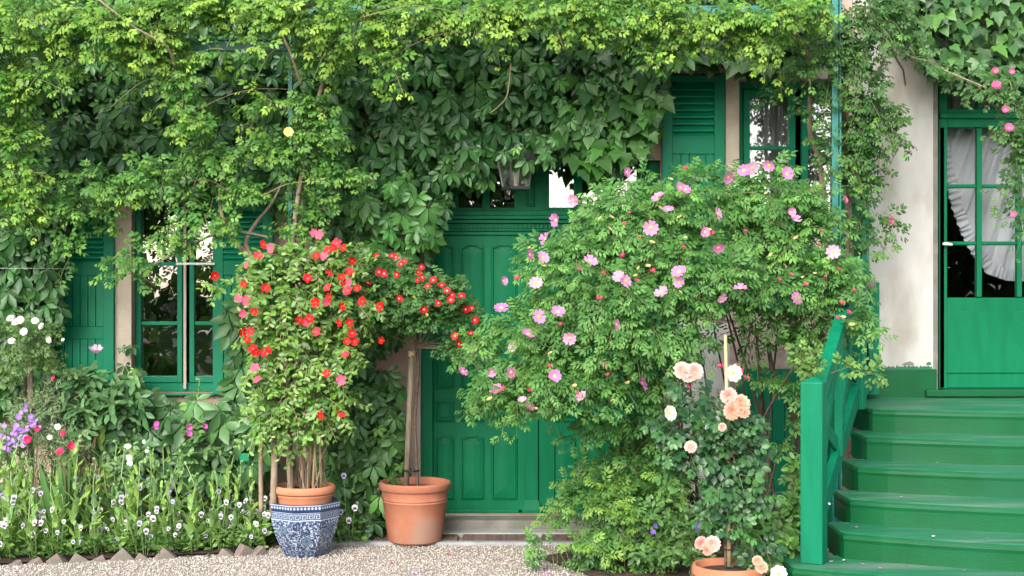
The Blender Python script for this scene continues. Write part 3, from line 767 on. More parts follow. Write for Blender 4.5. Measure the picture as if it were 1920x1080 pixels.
def stems_mesh(root, polys, r0, m, name='stems', n=4, stuff=True):
    """many thin stems as one stuff part; polys (N,k,3)"""
    polys = np.asarray(polys); N, k, _ = polys.shape
    d = nrm(np.gradient(polys, axis=1)); ref = np.array([.3, .2, .93])
    a = nrm(np.cross(d, ref)); b = np.cross(d, a)
    r = np.linspace(1, .35, k)[None, :, None] * r0
    V = np.stack([polys + (a * math.cos(2 * math.pi * q / n) + b * math.sin(2 * math.pi * q / n)) * r for q in range(n)], 2)
    V = V.reshape(-1, 3) - np.array(wloc(root))
    q = np.arange(n); i = np.arange(k - 1)
    f = np.stack([i[:, None] * n + q, i[:, None] * n + (q + 1) % n, (i[:, None] + 1) * n + (q + 1) % n, (i[:, None] + 1) * n + q], -1).reshape(-1, 4)
    Fc = (f[None] + (np.arange(N) * k * n)[:, None, None]).reshape(-1, 4)
    o = bpy.data.objects.new(name, np_mesh(name, V, Fc, None, [m])); C.objects.link(o); o.parent = root
    if stuff: o['kind'] = 'stuff'
    return o

def mixc(a, b, t): return np.array(a) * (1 - t[:, None]) + np.array(b) * t[:, None]
def shoots(leaves, blobs, dens, L, nl, size, c_old, c_new, droop=.5, newpow=2.0, out=.8, up=.25, front=.8, jit=.22, inner=.35, lspread=.8, shrink=.25):
    """arching shoots with alternate leaves grown from the blobs (px,py,rx,ry,z,rz[,dens])"""
    polys = []
    for bl in blobs:
        cx, cy, rx, ry, z, rz = bl[:6]; dd = dens * (bl[6] if len(bl) > 6 else 1)
        n = max(3, int(dd * math.pi * rx * ry)); c = P(cx, cy, z); R = np.array([rx * z / F, rz, ry * z / F]); R = np.maximum(R - shrink * L, R * .3)
        u = rv(n); fl = (u[:, 1] > 0) & (rng.random(n) < front); u[fl, 1] *= -1
        st = c + u * R * (inner + (.88 - inner) * rng.random((n, 1)) ** .6)
        d = nrm(u * R / R.max() * out + rv(n) * .55 + np.array([0, -.15, up]))
        Ls = L * rng.uniform(.55, 1.15, n); k = 6; t = np.linspace(0, 1, k)
        side = nrm(np.cross(d, rv(n)))
        bend = rng.normal(0, .15, (n, 1))
        def pos(tt): return st[:, None] + d[:, None] * (Ls[:, None] * tt)[..., None] + (np.array([0, 0, -droop]) + side * bend)[:, None] * (Ls[:, None] * tt * tt)[..., None]
        polys.append(pos(np.tile(t, (n, 1))))
        tl = (np.arange(nl)[None] + rng.uniform(0, .8, (n, nl))) / nl * .97 + .03
        p = pos(tl); tg = nrm(pos(tl + .02) - p)
        up_ = nrm(np.array([0, -.55, .8]) + rv(n * nl).reshape(n, nl, 3) * .55 + (u[:, None] * .35))
        sdv = nrm(np.cross(tg, up_)) * np.where(np.arange(nl) % 2, 1, -1)[None, :, None]
        sz = size * rng.uniform(.7, 1.2, (n, nl)) * (1.05 - .45 * tl ** 3)
        ax = tg * .55 + sdv * lspread + rng.normal(0, .25, (n, nl, 3)) + np.array([0, -.1, -.12])
        tn = np.clip(tl ** newpow * rng.uniform(.3, 1.3, (n, 1)) + rng.normal(0, .08, (n, nl)), 0, 1)
        col = mixc(c_old, c_new, tn.ravel()) * rng.uniform(1 - jit, 1 + jit, (n * nl, 1)) * rng.uniform(.85, 1.15, (n, 1)).repeat(nl, 0)
        leaves.add(p.reshape(-1, 3), ax.reshape(-1, 3), up_.reshape(-1, 3), sz.ravel(), col)
    return np.concatenate(polys)

def in_poly(x, y, poly):
    r = np.zeros(len(x), bool); j = len(poly) - 1
    for i in range(len(poly)):
        xi, yi = poly[i]; xj, yj = poly[j]
        r ^= ((yi > y) != (yj > y)) & (x < (xj - xi) * (y - yi) / (yj - yi + 1e-9) + xi); j = i
    return r
def wall_leaves(leaves, poly, n, d0, d1, size, c1, c2, hang=1.0, upn=.55, spread=.5):
    """leaves of a wall climber hanging over each other like shingles"""
    poly = np.array(poly, float); x = rng.uniform(poly[:, 0].min(), poly[:, 0].max(), n * 3); y = rng.uniform(poly[:, 1].min(), poly[:, 1].max(), n * 3)
    k = in_poly(x, y, poly); x, y = x[k][:n], y[k][:n]; n = len(x)
    dep = d0 + (d1 - d0) * rng.random(n); z = 10 - dep
    p = np.stack([(x - 960) / F * z, z - 10, CH - (y - 540) / F * z], 1)
    ax = np.stack([rng.normal(0, spread, n), rng.uniform(-.9, .1, n), -np.full(n, hang) + rng.normal(0, .25, n)], 1)
    nr = nrm(np.stack([rng.normal(0, .5, n), -np.ones(n), rng.normal(upn, .45, n)], 1))
    g = rng.random(n)
    col = mixc(c1, c2, rng.random(n) ** 1.6) * rng.uniform(.7, 1.3, (n, 1))
    yg = g > .93; col[yg] = col[yg] * np.array([2.0, 1.7, 1.3])
    leaves.add(p, ax, nr, size * np.where(yg, rng.uniform(.4, .7, n), rng.uniform(.5, 1.2, n)), col)

M_leaf = leafmat('rose_leaf', .48, .32, .38)
M_leaf_gloss = leafmat('glossy_leaf', .36, .4, .15)
M_creep = leafmat('creeper_leaf', .38, .38, .22)
M_pale = leafmat('glaucous_leaf', .6, .3, .28, (1.0, 1.1, .7))
M_petal = leafmat('petal', .6, .25, .35, (1, .9, .95))

# ------------------------------------------------------------------ flowers
def petal_tp(L=1.0, W=.95, cup=.25, notch=.08, nu=3):
    V = []; T = []
    prof = [(.0, .10), (.35, .55), (.72, 1.0), (.96, .72)]
    for t, w in prof:
        for s in (-1, -.5, 0, .5, 1):
            x = t * L - (notch * L * (1 - abs(s)) if t > .9 else 0); V.append((x, s * W / 2 * w, cup * L * t * t * .6 + cup * .5 * W * (abs(s) * w) ** 2 * .5))
    for i in range(3):
        for k in range(4): a = i * 5 + k; T += [(a, a + 1, a + 6), (a, a + 6, a + 5)]
    return np.array(V), np.array(T)[:, ::-1]
def rot_tp(tp, ang): 
    return place2(tp, 0, 0, ang)
def disc_center(r, h, n=6):
    V = [(0, 0, h)] + [(r * math.cos(2 * math.pi * k / n), r * math.sin(2 * math.pi * k / n), h * .35) for k in range(n)]
    return np.array(V), np.array([(0, 1 + k, 1 + (k + 1) % n) for k in range(n)])
def flower_np(n, size, cpet, ccen, rc=.16, cup=.25, W=.95, layers=1, notch=.08, name='flower', eye=None):
    """open flower facing +z: petals and eye in one mesh"""
    ps = []; cs = []
    for l in range(layers):
        for k in range(n):
            tp = petal_tp(1 - .2 * l, W * (1 - .1 * l), cup + .42 * l, notch); v, t = rot_tp(tp, 2 * math.pi * (k + .5 * l) / n + .15 * random.uniform(-1, 1))
            ps.append((v, t)); base = np.array(cpet) * random.uniform(.86, 1.12)
            r_ = np.linalg.norm(v[:, :2], axis=1)[:, None]
            cs.append(np.where(r_ < .3, np.array(eye if eye is not None else cpet), base))
    v, t = disc_center(rc, .14); ps.append((v, t)); cs.append(np.tile(np.array(ccen), (len(v), 1)))
    V, T = joinT(ps)
    return np_mesh(name, V * size, T, np.concatenate(cs), [M_petal])
def faceM(pos, nr, s=1.0, spin=None):
    nr = Vector(nr).normalized(); q = nr.to_track_quat('Z', 'Y').to_matrix().to_4x4()
    return Matrix.Translation(Vector(pos)) @ q @ Matrix.Rotation(random.uniform(0, 6.28) if spin is None else spin, 4, 'Z') @ Matrix.Scale(s, 4)
def front_n(sp=.5, up=.25): return (random.gauss(0, sp), -1, random.gauss(up, sp * .8))

# ------------------------------------------------------------------ wall climbers
CR1, CR2 = (.022, .082, .022), (.055, .16, .034)
def creeper(label, loc, polys, tp, size, d0, d1, dens, c1=CR1, c2=CR2, group=None, name='virginia_creeper', cat='climbing plant', n_single=300, gap=False, bright=None, stemsn=0, m=None):
    root = thing(name, loc, label, cat, group); L = Leaves()
    for q in polys:
        pl = q[0] if isinstance(q, tuple) else q; kw = q[1] if isinstance(q, tuple) else {}
        pa = np.array(pl, float); area = abs(np.sum(pa[:, 0] * np.roll(pa[:, 1], 1) - pa[:, 1] * np.roll(pa[:, 0], 1))) / 2
        wall_leaves(L, pl, int(area * dens * kw.get('k', 1)), kw.get('d0', d0), kw.get('d1', d1), kw.get('size', size), kw.get('c1', c1), kw.get('c2', c2))
    foliage(root, tp, L, m or M_creep, n_single, cell=26)
    if stemsn:
        ps = []
        for q in polys:
            pl = np.array(q[0] if isinstance(q, tuple) else q, float)
            for _ in range(stemsn):
                x = rng.uniform(pl[:, 0].min(), pl[:, 0].max()); y0, y1 = pl[:, 1].max(), pl[:, 1].min()
                t = np.linspace(0, 1, 9); xs = x + np.cumsum(rng.normal(0, 9, 9)); ys = y0 + (y1 - y0) * t * rng.uniform(.5, 1)
                ps.append(np.stack([(xs - 960) / F * 9.97, np.full(9, -.03), CH - (ys - 540) / F * 9.97], 1))
        stems_mesh(root, np.array(ps), .008, M_bark)
    return root
main_poly = [(-200, 380), (-200, -90), (560, -90), (1560, -90), (1560, 60), (1248, 120), (1248, 150), (1215, 215), (1130, 260), (1080, 285), (1030, 300), (990, 306), (940, 302), (905, 345), (835, 330), (850, 375), (812, 420), (815, 460), (790, 495), (700, 520), (620, 470), (560, 400), (420, 350), (60, 385)]
creeper('dark virginia creeper covering the wall around and above the entrance door', (FX(720), -.05, .05),
        [main_poly, ([(630, 470), (760, 470), (790, 500), (765, 560), (748, 640), (660, 660), (610, 560)], {'c2': (.06, .16, .035)}),
         ([(600, 640), (700, 690), (748, 700), (752, 880), (715, 960), (690, 1005), (610, 1015), (590, 900)], {'d1': .55, 'c1': (.03, .09, .025), 'c2': (.08, .19, .04), 'k': 1.5}),
         ([(640, 380), (760, 330), (815, 400), (812, 450), (740, 500), (660, 470)], {'d0': .4, 'd1': .75, 'c1': (.045, .15, .03), 'c2': (.09, .24, .04), 'k': .5}),
         ([(895, 250), (1045, 250), (1035, 300), (905, 303)], {'d0': .62, 'd1': .8, 'k': .3, 'size': .12, 'c1': (.03, .10, .022)})],
        T_CREEP, .15, .03, .5, .0085)
creeper('dark creeper climbing the wall at the far left of the left shutter', (FX(40), -.05, .05),
        [[(-160, 360), (60, 380), (118, 400), (106, 480), (112, 555), (95, 650), (85, 760), (-160, 780)]], T_CREEP, .15, .03, .35, .012, n_single=120, stemsn=3)
creeper('broad leaved creeper spreading below the left window sill', (FX(350), -.1, .03),
        [([(205, 715), (262, 705), (255, 742), (380, 748), (470, 740), (500, 800), (490, 900), (300, 900), (200, 850)], {}), ([(222, 630), (262, 640), (258, 740), (222, 740)], {'k': .6, 'size': .11}), ([(420, 560), (470, 560), (470, 740), (440, 740)], {'d0': .15, 'd1': .3, 'k': .6})],
        T_CREEP, .19, .08, .7, .0075, c1=(.045, .12, .04), c2=(.075, .18, .055), n_single=150)
IV1, IV2 = (.028, .085, .022), (.06, .16, .03)
creeper('lobed boston ivy hanging over the wall above the glazed door', (FX(1800), -.05, 3.4),
        [[(1625, -80), (2050, -80), (2050, 135), (1920, 140), (1880, 160), (1800, 140), (1745, 138), (1725, 95), (1690, 45), (1640, 25)]], T_IVY, .108, .03, .5, .015, IV1, (.07, .17, .035), name='boston_ivy', n_single=200, stemsn=4)
creeper('lobed boston ivy hanging between the lantern and the tall shutter', (FX(1160), -.05, 3.0),
        [([(1045, 60), (1560, 40), (1540, 130), (1440, 135), (1360, 130), (1250, 128), (1245, 190), (1160, 200), (1080, 170)], {'c1': (.02, .065, .018)}),
         ([(1060, 190), (1240, 190), (1235, 250), (1190, 300), (1135, 335), (1085, 320), (1050, 260)], {'c1': (.035, .12, .022), 'c2': (.07, .21, .03)})], T_IVY, .125, .05, .5, .011, IV1, IV2, name='boston_ivy', n_single=200, stemsn=3)

# ------------------------------------------------------------------ climbing roses on the pergola
def stem_part(root, pts, r, m, name='stem', n=7):
    pts = [P(*q) for q in pts]
    # smooth the line
    A = np.array(pts); k = len(A); t = np.linspace(0, k - 1, (k - 1) * 5 + 1); B = []
    for u in t:
        i = min(int(u), k - 2); f = u - i; p0, p1, p2, p3 = A[max(i - 1, 0)], A[i], A[i + 1], A[min(i + 2, k - 1)]
        B.append(.5 * (2 * p1 + (p2 - p0) * f + (2 * p0 - 5 * p1 + 4 * p2 - p3) * f * f + (3 * p1 - p0 - 3 * p2 + p3) * f ** 3))
    rr = np.interp(np.linspace(0, 1, len(B)), np.linspace(0, 1, len(r)), r) if hasattr(r, '__len__') else r
    return MB().tube(B, rr, n).build(name, m, root, smooth=True)

OLD, NEW = (.056, .175, .028), (.24, .37, .045)
cr = thing('climbing_rose', (FX(500), -1.0, 0.02), 'pale green climbing rose spreading over the pergola along the top', 'climbing rose')
Lc = Leaves()
B1 = [(-60, 60, 110, 120, 8.9, .4), (60, 50, 130, 90, 8.8, .45), (210, 60, 140, 90, 8.8, .45), (340, 20, 120, 70, 8.9, .4), (300, 90, 70, 60, 8.9, .35), (450, 10, 120, 55, 8.95, .4), (560, 25, 110, 70, 8.8, .45), (660, 50, 110, 75, 8.8, .45), (780, 30, 110, 60, 8.9, .4), (900, 25, 110, 60, 8.9, .4),
      (1020, 20, 110, 60, 8.9, .4), (1130, 30, 100, 65, 8.85, .4), (1230, 35, 100, 70, 8.85, .4), (1340, 50, 100, 70, 8.85, .4), (1440, 50, 80, 75, 8.85, .4), (1500, 20, 60, 55, 8.9, .35), (1215, 130, 18, 40, 8.7, .12), (735, 120, 40, 70, 8.75, .2, .7), (425, 92, 45, 16, 8.75, .1, .7), (500, 85, 30, 40, 8.7, .1, .6), (500, 190, 10, 40, 8.7, .06, 2.5)]
B2 = [(20, 180, 70, 100, 8.85, .4), (-70, 260, 80, 150, 8.85, .4), (110, 140, 80, 50, 8.85, .35), (40, 290, 70, 80, 8.85, .4), (345, 150, 40, 80, 8.85, .2), (365, 240, 35, 45, 8.8, .2), (20, 370, 80, 60, 8.8, .35)]
B3 = [(90, 378, 110, 42, 9.05, .35), (200, 345, 90, 40, 9.05, .35), (300, 335, 90, 40, 9.05, .35), (410, 300, 90, 45, 9.05, .35), (520, 290, 80, 60, 9.05, .35), (600, 260, 70, 60, 9.05, .35), (640, 325, 70, 35, 9.05, .3), (590, 200, 50, 60, 9.05, .3), (600, 120, 55, 50, 9.05, .3),
      (165, 405, 60, 28, 9.0, .25, .8), (260, 480, 50, 28, 8.95, .18, .9), (235, 510, 40, 20, 8.9, .12), (380, 395, 60, 32, 9.0, .25), (335, 450, 55, 28, 8.95, .18), (470, 365, 70, 40, 9.0, .3), (590, 390, 60, 35, 9.0, .25, .7), (420, 425, 40, 22, 9.0, .2), (134, 470, 14, 40, 8.9, .06, 2.0), (555, 430, 40, 40, 9.05, .2, .6)]
B0 = [(x, -35, 120, 60, 9.45, .55) for x in range(640, 1560, 120)]  # unseen leaf roof over the pergola, added to shade the door wall
ps0 = shoots(Lc, B0, .0012, .26, 8, .11, OLD, NEW, shrink=.2, droop=.3)
ps = shoots(Lc, B1, .0016, .22, 8, .125, OLD, NEW, droop=.55, shrink=.6, newpow=1.5)
ps2 = shoots(Lc, B2, .0014, .22, 8, .122, OLD, NEW, droop=.6, shrink=.6, newpow=2.2)
ps3 = shoots(Lc, B3, .0015, .21, 8, .122, (.055, .170, .034), (.18, .32, .055), droop=.5, shrink=.6, newpow=1.9)
foliage(cr, T_ROSE, Lc, M_leaf, 300, cell=30)
stems_mesh(cr, np.concatenate([ps0, ps, ps2, ps3]), .0035, M_gstem)
for pts, r in (([(548, 960, 8.95), (541, 800, 8.95), (548, 600, 8.95), (552, 420, 8.95), (585, 230, 8.95), (612, 140, 8.95), (650, 60, 8.9)], (.022, .02, .018, .015, .013, .010)),
               ([(512, 960, 8.9), (514, 830, 8.9), (500, 700, 8.9), (475, 520, 8.98), (470, 480, 9.0), (440, 455, 9.0), (418, 410, 9.02), (412, 360, 9.05), (425, 310, 9.05)], (.024, .022, .022, .024, .023, .018, .014, .010, .006)),
               ([(468, 482, 9.0), (462, 450, 9.0), (482, 415, 9.02), (510, 380, 9.05), (540, 320, 9.05)], (.018, .015, .012, .009, .006)),
               ([(505, 445, 9.0), (450, 435, 8.98), (400, 440, 8.96), (340, 470, 8.95), (280, 500, 8.93)], (.008, .01, .009, .006)),
               ([(655, -10, 8.6), (600, 5, 8.6), (545, 25, 8.6), (530, 60, 8.6), (545, 100, 8.65), (565, 160, 8.8)], (.011, .011, .01, .009, .008)),
               ([(180, -5, 8.5), (250, 50, 8.5), (310, 85, 8.6), (330, 130, 8.75)], (.006, .008, .010)),
               ([(490, 960, 8.95), (489, 860, 8.95), (492, 780, 8.95)], (.016, .014))):
    stem_part(cr, pts, r, M_grey_bark)
for k in range(16):
    q0 = (B1 + B2 + B3)[rng.integers(0, 43)]; ang = rng.normal(0, .5) + (math.pi if rng.random() < .5 else 0); ln = rng.uniform(90, 210)
    x0, y0 = q0[0] + rng.normal(0, 20), q0[1] + rng.normal(0, 20); zz_ = q0[4] - q0[5] * .55
    stem_part(cr, [(x0, y0, zz_), (x0 + ln * .5 * math.cos(ang), y0 + ln * .5 * math.sin(ang) - 16, zz_ - .03), (x0 + ln * math.cos(ang), y0 + ln * math.sin(ang) + 8, zz_ - .02)], (.004, .003, .002), M_gstem if k % 3 else M_bark, 'cane', 5)
stem_part(cr, [(958, 118, 9.3), (955, 150, 9.3), (948, 185, 9.3), (920, 212, 9.35)], (.004, .005, .003), M_cane, 'dry_twig', 5)
yr = flower_np(6, .032, (.75, .62, .20), (.6, .35, .03), cup=.4, layers=2)
inst('flower', yr, cr, M=faceM(P(541, 248, 8.38), (0.2, -1, .3)))

cr2 = thing('climbing_rose', (2.12, -.7, .95), 'dark green climbing rose twining up the teal post beside the white wall', 'climbing rose')
Lc = Leaves()
B = [(1540, 110, 55, 80, 9.2, .25), (1600, 60, 60, 70, 9.2, .25), (1660, 40, 50, 50, 9.2, .2), (1530, 210, 30, 60, 9.2, .15, .8), (1610, 170, 55, 60, 9.2, .2), (1600, 260, 35, 60, 9.2, .18), (1640, 240, 45, 55, 9.2, .18), (1570, 300, 35, 60, 9.2, .15, .8), (1600, 370, 30, 55, 9.15, .15), (1680, 260, 14, 18, 9.2, .08, 1.5), (1640, 350, 25, 30, 9.15, .1), (1650, 400, 25, 22, 9.1, .1), (1600, 440, 25, 35, 9.1, .12), (1460, 180, 40, 14, 9.25, .08, .8), (1690, 110, 40, 25, 9.1, .12, .8)]
ps = shoots(Lc, B, .0021, .24, 8, .115, (.028, .09, .02), (.10, .22, .04), droop=.75, newpow=2.2)
foliage(cr2, T_ROSE, Lc, M_leaf, 200, cell=24)
stems_mesh(cr2, ps, .003, M_gstem)
for pts, r in (([(1552, 560, 9.3), (1548, 400, 9.3), (1535, 300, 9.3), (1518, 240, 9.3), (1519, 120, 9.3), (1490, 60, 9.2)], (.022, .02, .018, .016, .014)), ([(1598, 520, 9.3), (1592, 380, 9.3), (1584, 250, 9.3), (1583, 180, 9.3), (1590, 60, 9.3)], (.016, .016, .014, .012)), ([(1655, 90, 9.2), (1720, 110, 9.1), (1790, 140, 9.05), (1850, 165, 9.0)], (.006, .005, .004)), ([(1600, 200, 9.2), (1640, 260, 9.15), (1655, 330, 9.1), (1690, 260, 9.2)], (.005, .004, .003))):
    stem_part(cr2, pts, r, M_grey_bark)
pk_small = flower_np(5, .030, (.75, .13, .30), (.7, .5, .3), cup=.55, layers=2)
for q in ((1583, 375, 8.95), (1668, 415, 8.95), (1522, 363, 9.05)): inst('flower', pk_small, cr2, M=faceM(P(*q), front_n()))

cr3 = thing('climbing_rose', (FX(1900), -.7, .95), 'small pink climbing rose hanging in front of the glazed door', 'climbing rose')
Lc = Leaves()
B = [(1800, 150, 50, 18, 9.2, .12), (1850, 170, 35, 20, 9.15, .12), (1900, 190, 40, 40, 9.1, .15), (1890, 265, 40, 35, 9.1, .15), (1930, 330, 40, 60, 9.1, .15), (1925, 410, 25, 30, 9.1, .1), (1960, 250, 50, 90, 9.1, .2)]
ps = shoots(Lc, B, .0026, .20, 7, .115, (.045, .12, .035), (.12, .23, .06), droop=.6)
foliage(cr3, T_ROSE, Lc, M_leaf, 100, cell=24); stems_mesh(cr3, ps, .003, M_gstem)
for pts in ([(1990, 120, 9.1), (1930, 190, 9.05), (1905, 270, 9.05), (1920, 400, 9.05)], [(1860, 170, 9.0), (1890, 150, 9.0), (1905, 190, 9.0), (1960, 300, 9.0)]): stem_part(cr3, pts, .005, M_gstem)
for q in ((1865, 133), (1897, 135), (1870, 163), (1885, 205), (1892, 240), (1901, 402), (1868, 160)): inst('flower', pk_small, cr3, M=faceM(P(*q, 8.9), front_n(), random.uniform(.7, 1.1)))

# ------------------------------------------------------------------ big pink rose bush
pb = thing('pink_rose_bush', tuple(P(1320, 1010, 9.1) * [1, 1, 0] + [0, 0, .02]), 'large rose bush full of open pink flowers in front of the entrance', 'rose bush')
Lc = Leaves()
B = [(1000, 650, 105, 90, 8.7, .4), (1075, 520, 105, 100, 8.7, .45), (960, 735, 70, 40, 8.6, .25), (1180, 430, 120, 90, 8.8, .5), (1310, 400, 120, 85, 8.85, .5), (1430, 390, 110, 75, 8.9, .5), (1500, 460, 90, 85, 8.9, .45), (1560, 520, 60, 60, 8.7, .3), (1590, 600, 30, 40, 8.5, .2), (1300, 510, 140, 80, 8.5, .45), (1440, 540, 110, 55, 8.7, .4), (1180, 590, 150, 105, 8.4, .45), (1080, 710, 110, 65, 8.5, .4), (1190, 710, 80, 60, 8.6, .3, .8), (1140, 790, 70, 35, 8.7, .25, .7), (1260, 650, 60, 50, 8.8, .3, .6), (1420, 620, 85, 30, 8.9, .25, .6), (1520, 620, 45, 60, 8.9, .25, .9), (1490, 720, 50, 40, 8.9, .2, .7), (1470, 830, 30, 50, 8.9, .15, .35), (900, 690, 25, 25, 8.6, .12), (1220, 840, 50, 60, 8.9, .25, .5), (1260, 930, 45, 60, 9.1, .25, .6), (1440, 320, 50, 20, 8.9, .2, .8), (1190, 345, 30, 25, 8.8, .2, .8)]
ps = shoots(Lc, B, .0020, .24, 8, .135, (.050, .160, .034), (.13, .28, .06), droop=.5, newpow=1.7)
pw = shoots(Lc, [q[:6] for q in B[:8]], .00022, .44, 12, .115, (.055, .17, .03), (.16, .32, .05), droop=.35, out=1.1, up=.35)
stems_mesh(pb, pw, .0035, M_gstem, 'long_shoots')
foliage(pb, T_ROSE7, Lc, M_leaf, 300, cell=26)
stems_mesh(pb, ps, .003, M_gstem)
ST = []
for _ in range(26):
    x0 = rng.uniform(1240, 1480); tgt = B[rng.integers(0, 17)]; tx, ty = tgt[0] + rng.normal(0, 25), tgt[1] + rng.normal(0, 20)
    p0, p2 = P(x0, 985 + rng.uniform(-20, 20), 9.15), P(tx, ty, tgt[4]); pm = (p0 + p2) / 2; pm[0] = p0[0] * .65 + p2[0] * .35 + rng.normal(0, .05); pm[2] += .15
    MB().tube([(1 - t) ** 2 * p0 + 2 * t * (1 - t) * pm + t * t * p2 for t in np.linspace(0, 1, 10)], list(np.linspace(rng.uniform(.008, .014), .004, 10)), 5).build('stem', M_dstem, pb, smooth=True)
for pts, r in (([(1478, 960, 9.1), (1492, 880, 9.1), (1497, 820, 9.1), (1480, 760, 9.1), (1450, 700, 9.0), (1440, 640, 9.0)], (.026, .024, .02, .018, .012)), ([(1395, 970, 9.1), (1402, 900, 9.1), (1418, 830, 9.1), (1428, 740, 9.0), (1420, 660, 9.0)], (.018, .016, .014, .010)), ([(1432, 960, 9.0), (1455, 870, 9.0), (1490, 800, 9.0)], (.008, .007, .005))):
    stem_part(pb, pts, r, M_dstem)
# flower: centre mesh with five petals as its own pieces
PT = petal_tp(1.0, .88, .16, .12)
def pet_mesh(col):
    v = PT[0] * .044; r_ = np.linalg.norm(v[:, :2], axis=1)[:, None] / .044
    return np_mesh('petal', v, PT[1], np.where(r_ < .25, np.array((.64, .34, .42)), np.array(col)), [M_petal])
pms = [pet_mesh(c) for c in ((.58, .20, .42), (.62, .26, .46), (.54, .17, .39), (.66, .32, .50))]
cv, ct = disc_center(.011, .011, 8)
cen = np_mesh('flower', cv, ct, np.tile(np.array((.75, .55, .12)), (len(cv), 1)), [M_petal])
def open_rose(root, pos, nr, s=1.0, spread=1.0):
    M = faceM(pos, nr, s); f = inst('flower', cen, root, M=M); pm = random.choice(pms)
    for k in range(5):
        o = bpy.data.objects.new('petal', pm); C.objects.link(o); o.parent = f
        o.matrix_basis = Matrix.Rotation(2 * math.pi * k / 5 + random.gauss(0, .06), 4, 'Z') @ Matrix.Rotation(-random.uniform(0, .30) * spread, 4, 'Y')
FL = [(1175, 323), (1235, 372), (1220, 427), (1043, 413), (1023, 448), (1005, 532), (1107, 490), (1018, 483), (993, 478), (1160, 519), (1172, 527), (1240, 548), (1273, 510), (1274, 530), (1285, 356), (1275, 352), (1253, 393), (1345, 401), (1365, 332), (1410, 315), (1442, 310), (1475, 326), (1395, 320), (1322, 435), (1347, 464), (1483, 398), (1492, 413), (1562, 473), (1353, 558), (1388, 541), (1493, 560), (1632, 531), (940, 578), (943, 527), (1046, 585), (1010, 594), (1068, 634), (1155, 609), (990, 627), (962, 650), (868, 697), (922, 697), (958, 698), (1040, 706), (1203, 720), (932, 732), (980, 752), (992, 762), (1091, 744), (1075, 375)]
def surf_z(px, py, blobs, pad=0.0, default=8.6):
    """distance of the nearest blob surface along the pixel"""
    best = None
    for b in blobs:
        u = ((px - b[0]) / (b[2] * 1.15)) ** 2 + ((py - b[1]) / (b[3] * 1.15)) ** 2
        if u < 1:
            z = b[4] - b[5] * math.sqrt(1 - u); best = z if best is None else min(best, z)
    return (best if best is not None else default) - pad
for (x, y) in FL:
    open_rose(pb, P(x, y, surf_z(x, y, B, random.uniform(.09, .17))), front_n(.85, .45), random.uniform(.75, 1.15), random.choice((.6, 1, 1, 2.2)))
bud = flower_np(4, .018, (.5, .06, .12), (.4, .05, .08), cup=1.6, name='bud')
hip = flower_np(5, .017, (.55, .42, .18), (.5, .36, .12), cup=.5, name='spent_flower')
for k in range(70):
    b = B[rng.integers(0, 14)]; x, y = b[0] + rng.normal(0, b[2] * .55), b[1] + rng.normal(0, b[3] * .55)
    if surf_z(x, y, B, 0, -1) < 0: continue
    inst('bud' if k % 2 else 'spent_flower', bud if k % 2 else hip, pb, M=faceM(P(x, y, surf_z(x, y, B, .14)), (random.gauss(0, .5), -.5, 1), random.uniform(.7, 1.2)))
# ------------------------------------------------------------------ porcelain planter and its terracotta pot
zc = 9.0
pc = P(571, 1050, zc); pc[2] = 0.0
S = zc / F
prof = [(35, 0), (37, 4), (46, 20), (53.5, 38), (59, 56), (61.5, 68), (61.5, 74), (60, 84), (60, 86), (63.5, 92), (64, 99), (62, 101), (52, 101), (50, 95)]
prof = [(r * S / math.cos(math.pi / 8), h * S * 1.0) for r, h in prof]
ROT = math.radians(-90 - 10)
plant_pot = thing('porcelain_planter', tuple(pc), 'blue and white eight sided porcelain planter at the corner of the flower bed', 'planter')
MB().lathe(pc, prof[:7], 8, ROT).build('body', M_scroll, plant_pot, bevel=0.003)
MB().lathe(pc, prof[6:], 8, ROT).build('rim', M_pb, plant_pot, bevel=0.002)
def oct_r(h):
    return np.interp(h, [q[1] for q in prof[:10]], [q[0] for q in prof[:10]])
def onface(k, u, h, off=.0015):
    r = oct_r(h); a0, a1 = ROT + 2 * math.pi * k / 8, ROT + 2 * math.pi * (k + 1) / 8
    p0, p1 = np.array((math.cos(a0), math.sin(a0))) * r, np.array((math.cos(a1), math.sin(a1))) * r
    am = (a0 + a1) / 2; q = p0 * (.5 - u / 2) + p1 * (.5 + u / 2) + np.array((math.cos(am), math.sin(am))) * off
    return (pc[0] + q[0], pc[1] + q[1], pc[2] + h)
def strip(mb, k, a, b, w, off=.0015, wide=.155):
    """flat stroke on a face between (u,h) points; w in metres"""
    (u0, h0), (u1, h1) = a, b; r = oct_r((h0 + h1) / 2); half = r * math.sin(math.pi / 8)
    du, dh = (u1 - u0) * half, h1 - h0; l = math.hypot(du, dh) or 1; nu, nh = -dh / l * w / 2 / half, du / l * w / 2; eu, eh = du / l * w / 2 / half, dh / l * w / 2
    mb.add([onface(k, u0 - eu + nu, h0 - eh + nh, off), onface(k, u0 - eu - nu, h0 - eh - nh, off), onface(k, u1 + eu - nu, h1 + eh - nh, off), onface(k, u1 + eu + nu, h1 + eh + nh, off)], [(0, 1, 2, 3)])
ring = MB(); key = MB(); dots = MB(); starw = MB(); star = MB(); panelm = MB(); blueband = MB()
hk0, hk1 = 75.5 * S, 85 * S
